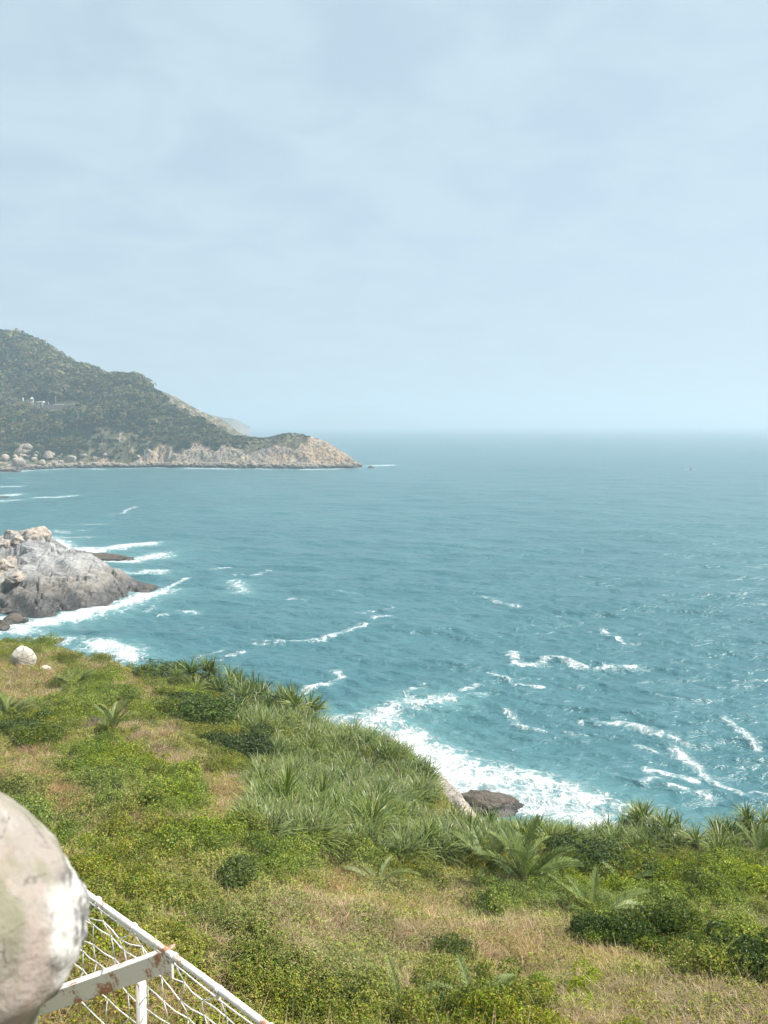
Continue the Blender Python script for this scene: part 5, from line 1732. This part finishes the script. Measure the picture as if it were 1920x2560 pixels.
# ------------------------------------------------------------------ terrace and shelters on the far headland
def terrace():
    a = at_y(106, 1016, 742); b = at_y(197, 1013, 742)
    wall = empty('terrace_wall', ((a[0] + b[0]) / 2, 742, min(head_at(a[0], 742), head_at(b[0], 742)) - 1))
    o = np.array(wall.location)
    n = 12
    zt = (a[2] + b[2]) / 2
    S = Solid().box(np.array(((a[0] + b[0]) / 2, 742 + 6, zt - 4)) - o, ((b[0] - a[0]) / 2, 6, 4))
    obj('terrace_base', S.mesh('terrace_base'), M['wall_stone'], wall)
    S = Solid().box(np.array(((a[0] + b[0]) / 2 + 1, 741.6, zt + .45)) - o, ((b[0] - a[0]) / 2, .25, .45))
    obj('parapet', S.mesh('parapet'), M['wall_stone'], wall)
    tag(wall, 'pale stone terrace wall cut into the forested far headland', 'wall')

    def things(px, w, h, build, name, label, cat, lift=0.0):
        p = at_y(px, 1016, 745); e = empty(name, (p[0], 745, zt + lift))
        build(e, w, h); tag(e, label, cat)

    def shelter(e, w, h):
        S = Solid().box((0, 0, h), (w / 2, 2.2, .28)).box((0, 0, h + .5), (w / 2 - .5, 1.8, .25)); obj('roof', S.mesh('roof'), M['white'], e)
        for x in (-w * .28, w * .28):
            for y in (-1.5, 1.5):
                obj('pillar', Solid().box((x, y, h / 2 - 1.2), (.28, .28, h / 2 + .95)).mesh('pillar'), M['white'], e)
    things(102, 6.6, 3.0, shelter, 'open_shelter', 'small white flat-roofed open shelter on pillars at the terrace end', 'shelter', .4)

    def pole(e, w, h):
        obj('shaft', Solid().tube([(0, 0, -1), (0, 0, h * .5), (0, 0, h)], [w, w * .9, w * .7], 8).mesh('shaft', True), M['wall_stone'], e)
        obj('base', Solid().box((0, 0, .3), (w * 2.4, w * 2.4, .4)).mesh('base'), M['white'], e)
    things(140, .32, 9.0, pole, 'flag_pole', 'tall thin pole standing on the far terrace', 'pole')
    things(121, .42, 3.6, pole, 'stone_pillar', 'short pale pillar between the shelter and the tall pole', 'pillar')

    def wallbit(e, w, h):
        obj('wall', Solid().box((0, 0, h / 2 - .3), (w / 2, .4, h / 2 + .3)).mesh('wall'), M['white'], e)
        obj('coping', Solid().box((0, 0, h + .08), (w / 2 + .1, .5, .08)).mesh('coping'), M['wall_stone'], e)
    things(147, 9.5, 1.5, wallbit, 'low_white_wall', 'low white wall beside the tall pole on the far terrace', 'wall')

    def tent(name, px, py, w, h, label, door=True):
        q = head_hit(px, py); q[1] -= 3
        q[2] = at_y(px, py, q[1])[2]
        e = empty(name, tuple(q))
        V = [(-w / 2, -w / 2, -4), (w / 2, -w / 2, -4), (w / 2, w / 2, -4), (-w / 2, w / 2, -4), (-w / 2, -w / 2, h * .45), (w / 2, -w / 2, h * .45), (w / 2, w / 2, h * .45), (-w / 2, w / 2, h * .45), (0, 0, h)]
        me = mesh_np('walls', np.array(V, float), [[0, 1, 5, 4], [1, 2, 6, 5], [2, 3, 7, 6], [3, 0, 4, 7]], None, False)
        obj('walls', me, M['white'], e)
        me = mesh_np('roof', np.array([V[8], (-w * .6, -w * .6, h * .42), (w * .6, -w * .6, h * .42), (w * .6, w * .6, h * .42), (-w * .6, w * .6, h * .42)], float), None, [[0, 1, 2], [0, 2, 3], [0, 3, 4], [0, 4, 1]], False)
        obj('roof', me, M['white'], e)
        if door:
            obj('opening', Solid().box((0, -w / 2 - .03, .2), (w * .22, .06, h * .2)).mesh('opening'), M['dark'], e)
        tag(e, label, 'pavilion')
    tent('white_pavilion', 84, 1001, 2.6, 3.4, 'little white peaked pavilion in the trees left of the shelter')
    tent('white_pavilion', 61, 1001, 1.1, 3.0, 'narrow white hut in the trees, left of the peaked pavilion', False)
    tent('white_pavilion', 24, 1002, 1.8, 1.8, 'tiny white hut furthest left in the dark trees', False)
    # orange roofed house up the slope
    q = head_hit(141, 893); q[1] -= 2; q[2] = at_y(141, 893, q[1])[2]
    e = empty('hill_house', tuple(q))
    obj('walls', Solid().box((0, 0, -1.2), (3.2, 2.4, 2.2)).mesh('walls'), M['wall_stone'], e)
    V = np.array([(-3.7, -2.8, .9), (3.7, -2.8, .9), (3.7, 2.8, .9), (-3.7, 2.8, .9), (-2.6, 0, 2.3), (2.6, 0, 2.3)], float)
    obj('roof', mesh_np('roof', V, [[0, 1, 5, 4], [2, 3, 4, 5]], [[1, 2, 5], [3, 0, 4]], False), M['orange'], e)
    e.scale = (.62, .62, .62)
    tag(e, 'small house with an orange roof high in the forest', 'house')


terrace()


# ------------------------------------------------------------------ little boat out on the open water
def boat():
    p = on_sea(1722, 1176)
    e = empty('small_boat', (p[0], p[1], .05), .15)
    st = np.linspace(-1, 1, 13)
    rows = []
    for s in st:
        w = .85 * (1 - max(s, 0) ** 2.2) * (1 - .15 * max(-s, 0)); sh = .55 + .35 * max(s, 0) ** 2
        rows.append([(s * 2.6, -w, sh), (s * 2.6, -w * .75, .1), (s * 2.6, 0, -.35), (s * 2.6, w * .75, .1), (s * 2.6, w, sh), (s * 2.6, w * .8, sh - .06), (s * 2.6, 0, .12), (s * 2.6, -w * .8, sh - .06), (s * 2.6, -w, sh)])
    V = np.array(rows).reshape(-1, 3)
    obj('hull', mesh_np('hull', V, grid_quads(13, 9)), M['white'], e)
    obj('cabin', Solid().box((1.35, 0, .8), (.55, .5, .5)).box((1.35, 0, 1.34), (.65, .6, .05)).mesh('cabin'), M['red'], e)
    obj('mast', Solid().tube([(1.35, 0, .8), (1.3, 0, 3.4)], [.07, .05], 6).mesh('mast', True), M['red'], e)
    fl = Solid().box((1.0, 0, 3.05), (.34, .02, .26)); obj('flag', fl.mesh('flag'), M['red'], e)
    tag(e, 'tiny white boat with a red stern out on the open sea', 'boat')


boat()


# ------------------------------------------------------------------ sea air
def haze():
    S = Solid().box((0, 0, 80.0), (40000, 40000, 120.0))
    me = S.mesh('haze')
    m = bpy.data.materials.new('sea_haze'); m.use_nodes = True
    t = m.node_tree; t.nodes.clear()
    out = N(t, 'ShaderNodeOutputMaterial'); pv = N(t, 'ShaderNodeVolumePrincipled')
    pv.inputs['Color'].default_value = (0.63, 0.74, 0.83, 1)
    pv.inputs['Density'].default_value = 0.00042
    pv.inputs['Anisotropy'].default_value = 0.2
    lk(t, pv.outputs[0], out.inputs['Volume'])
    tag(obj('haze', me, m), kind='stuff')


haze()
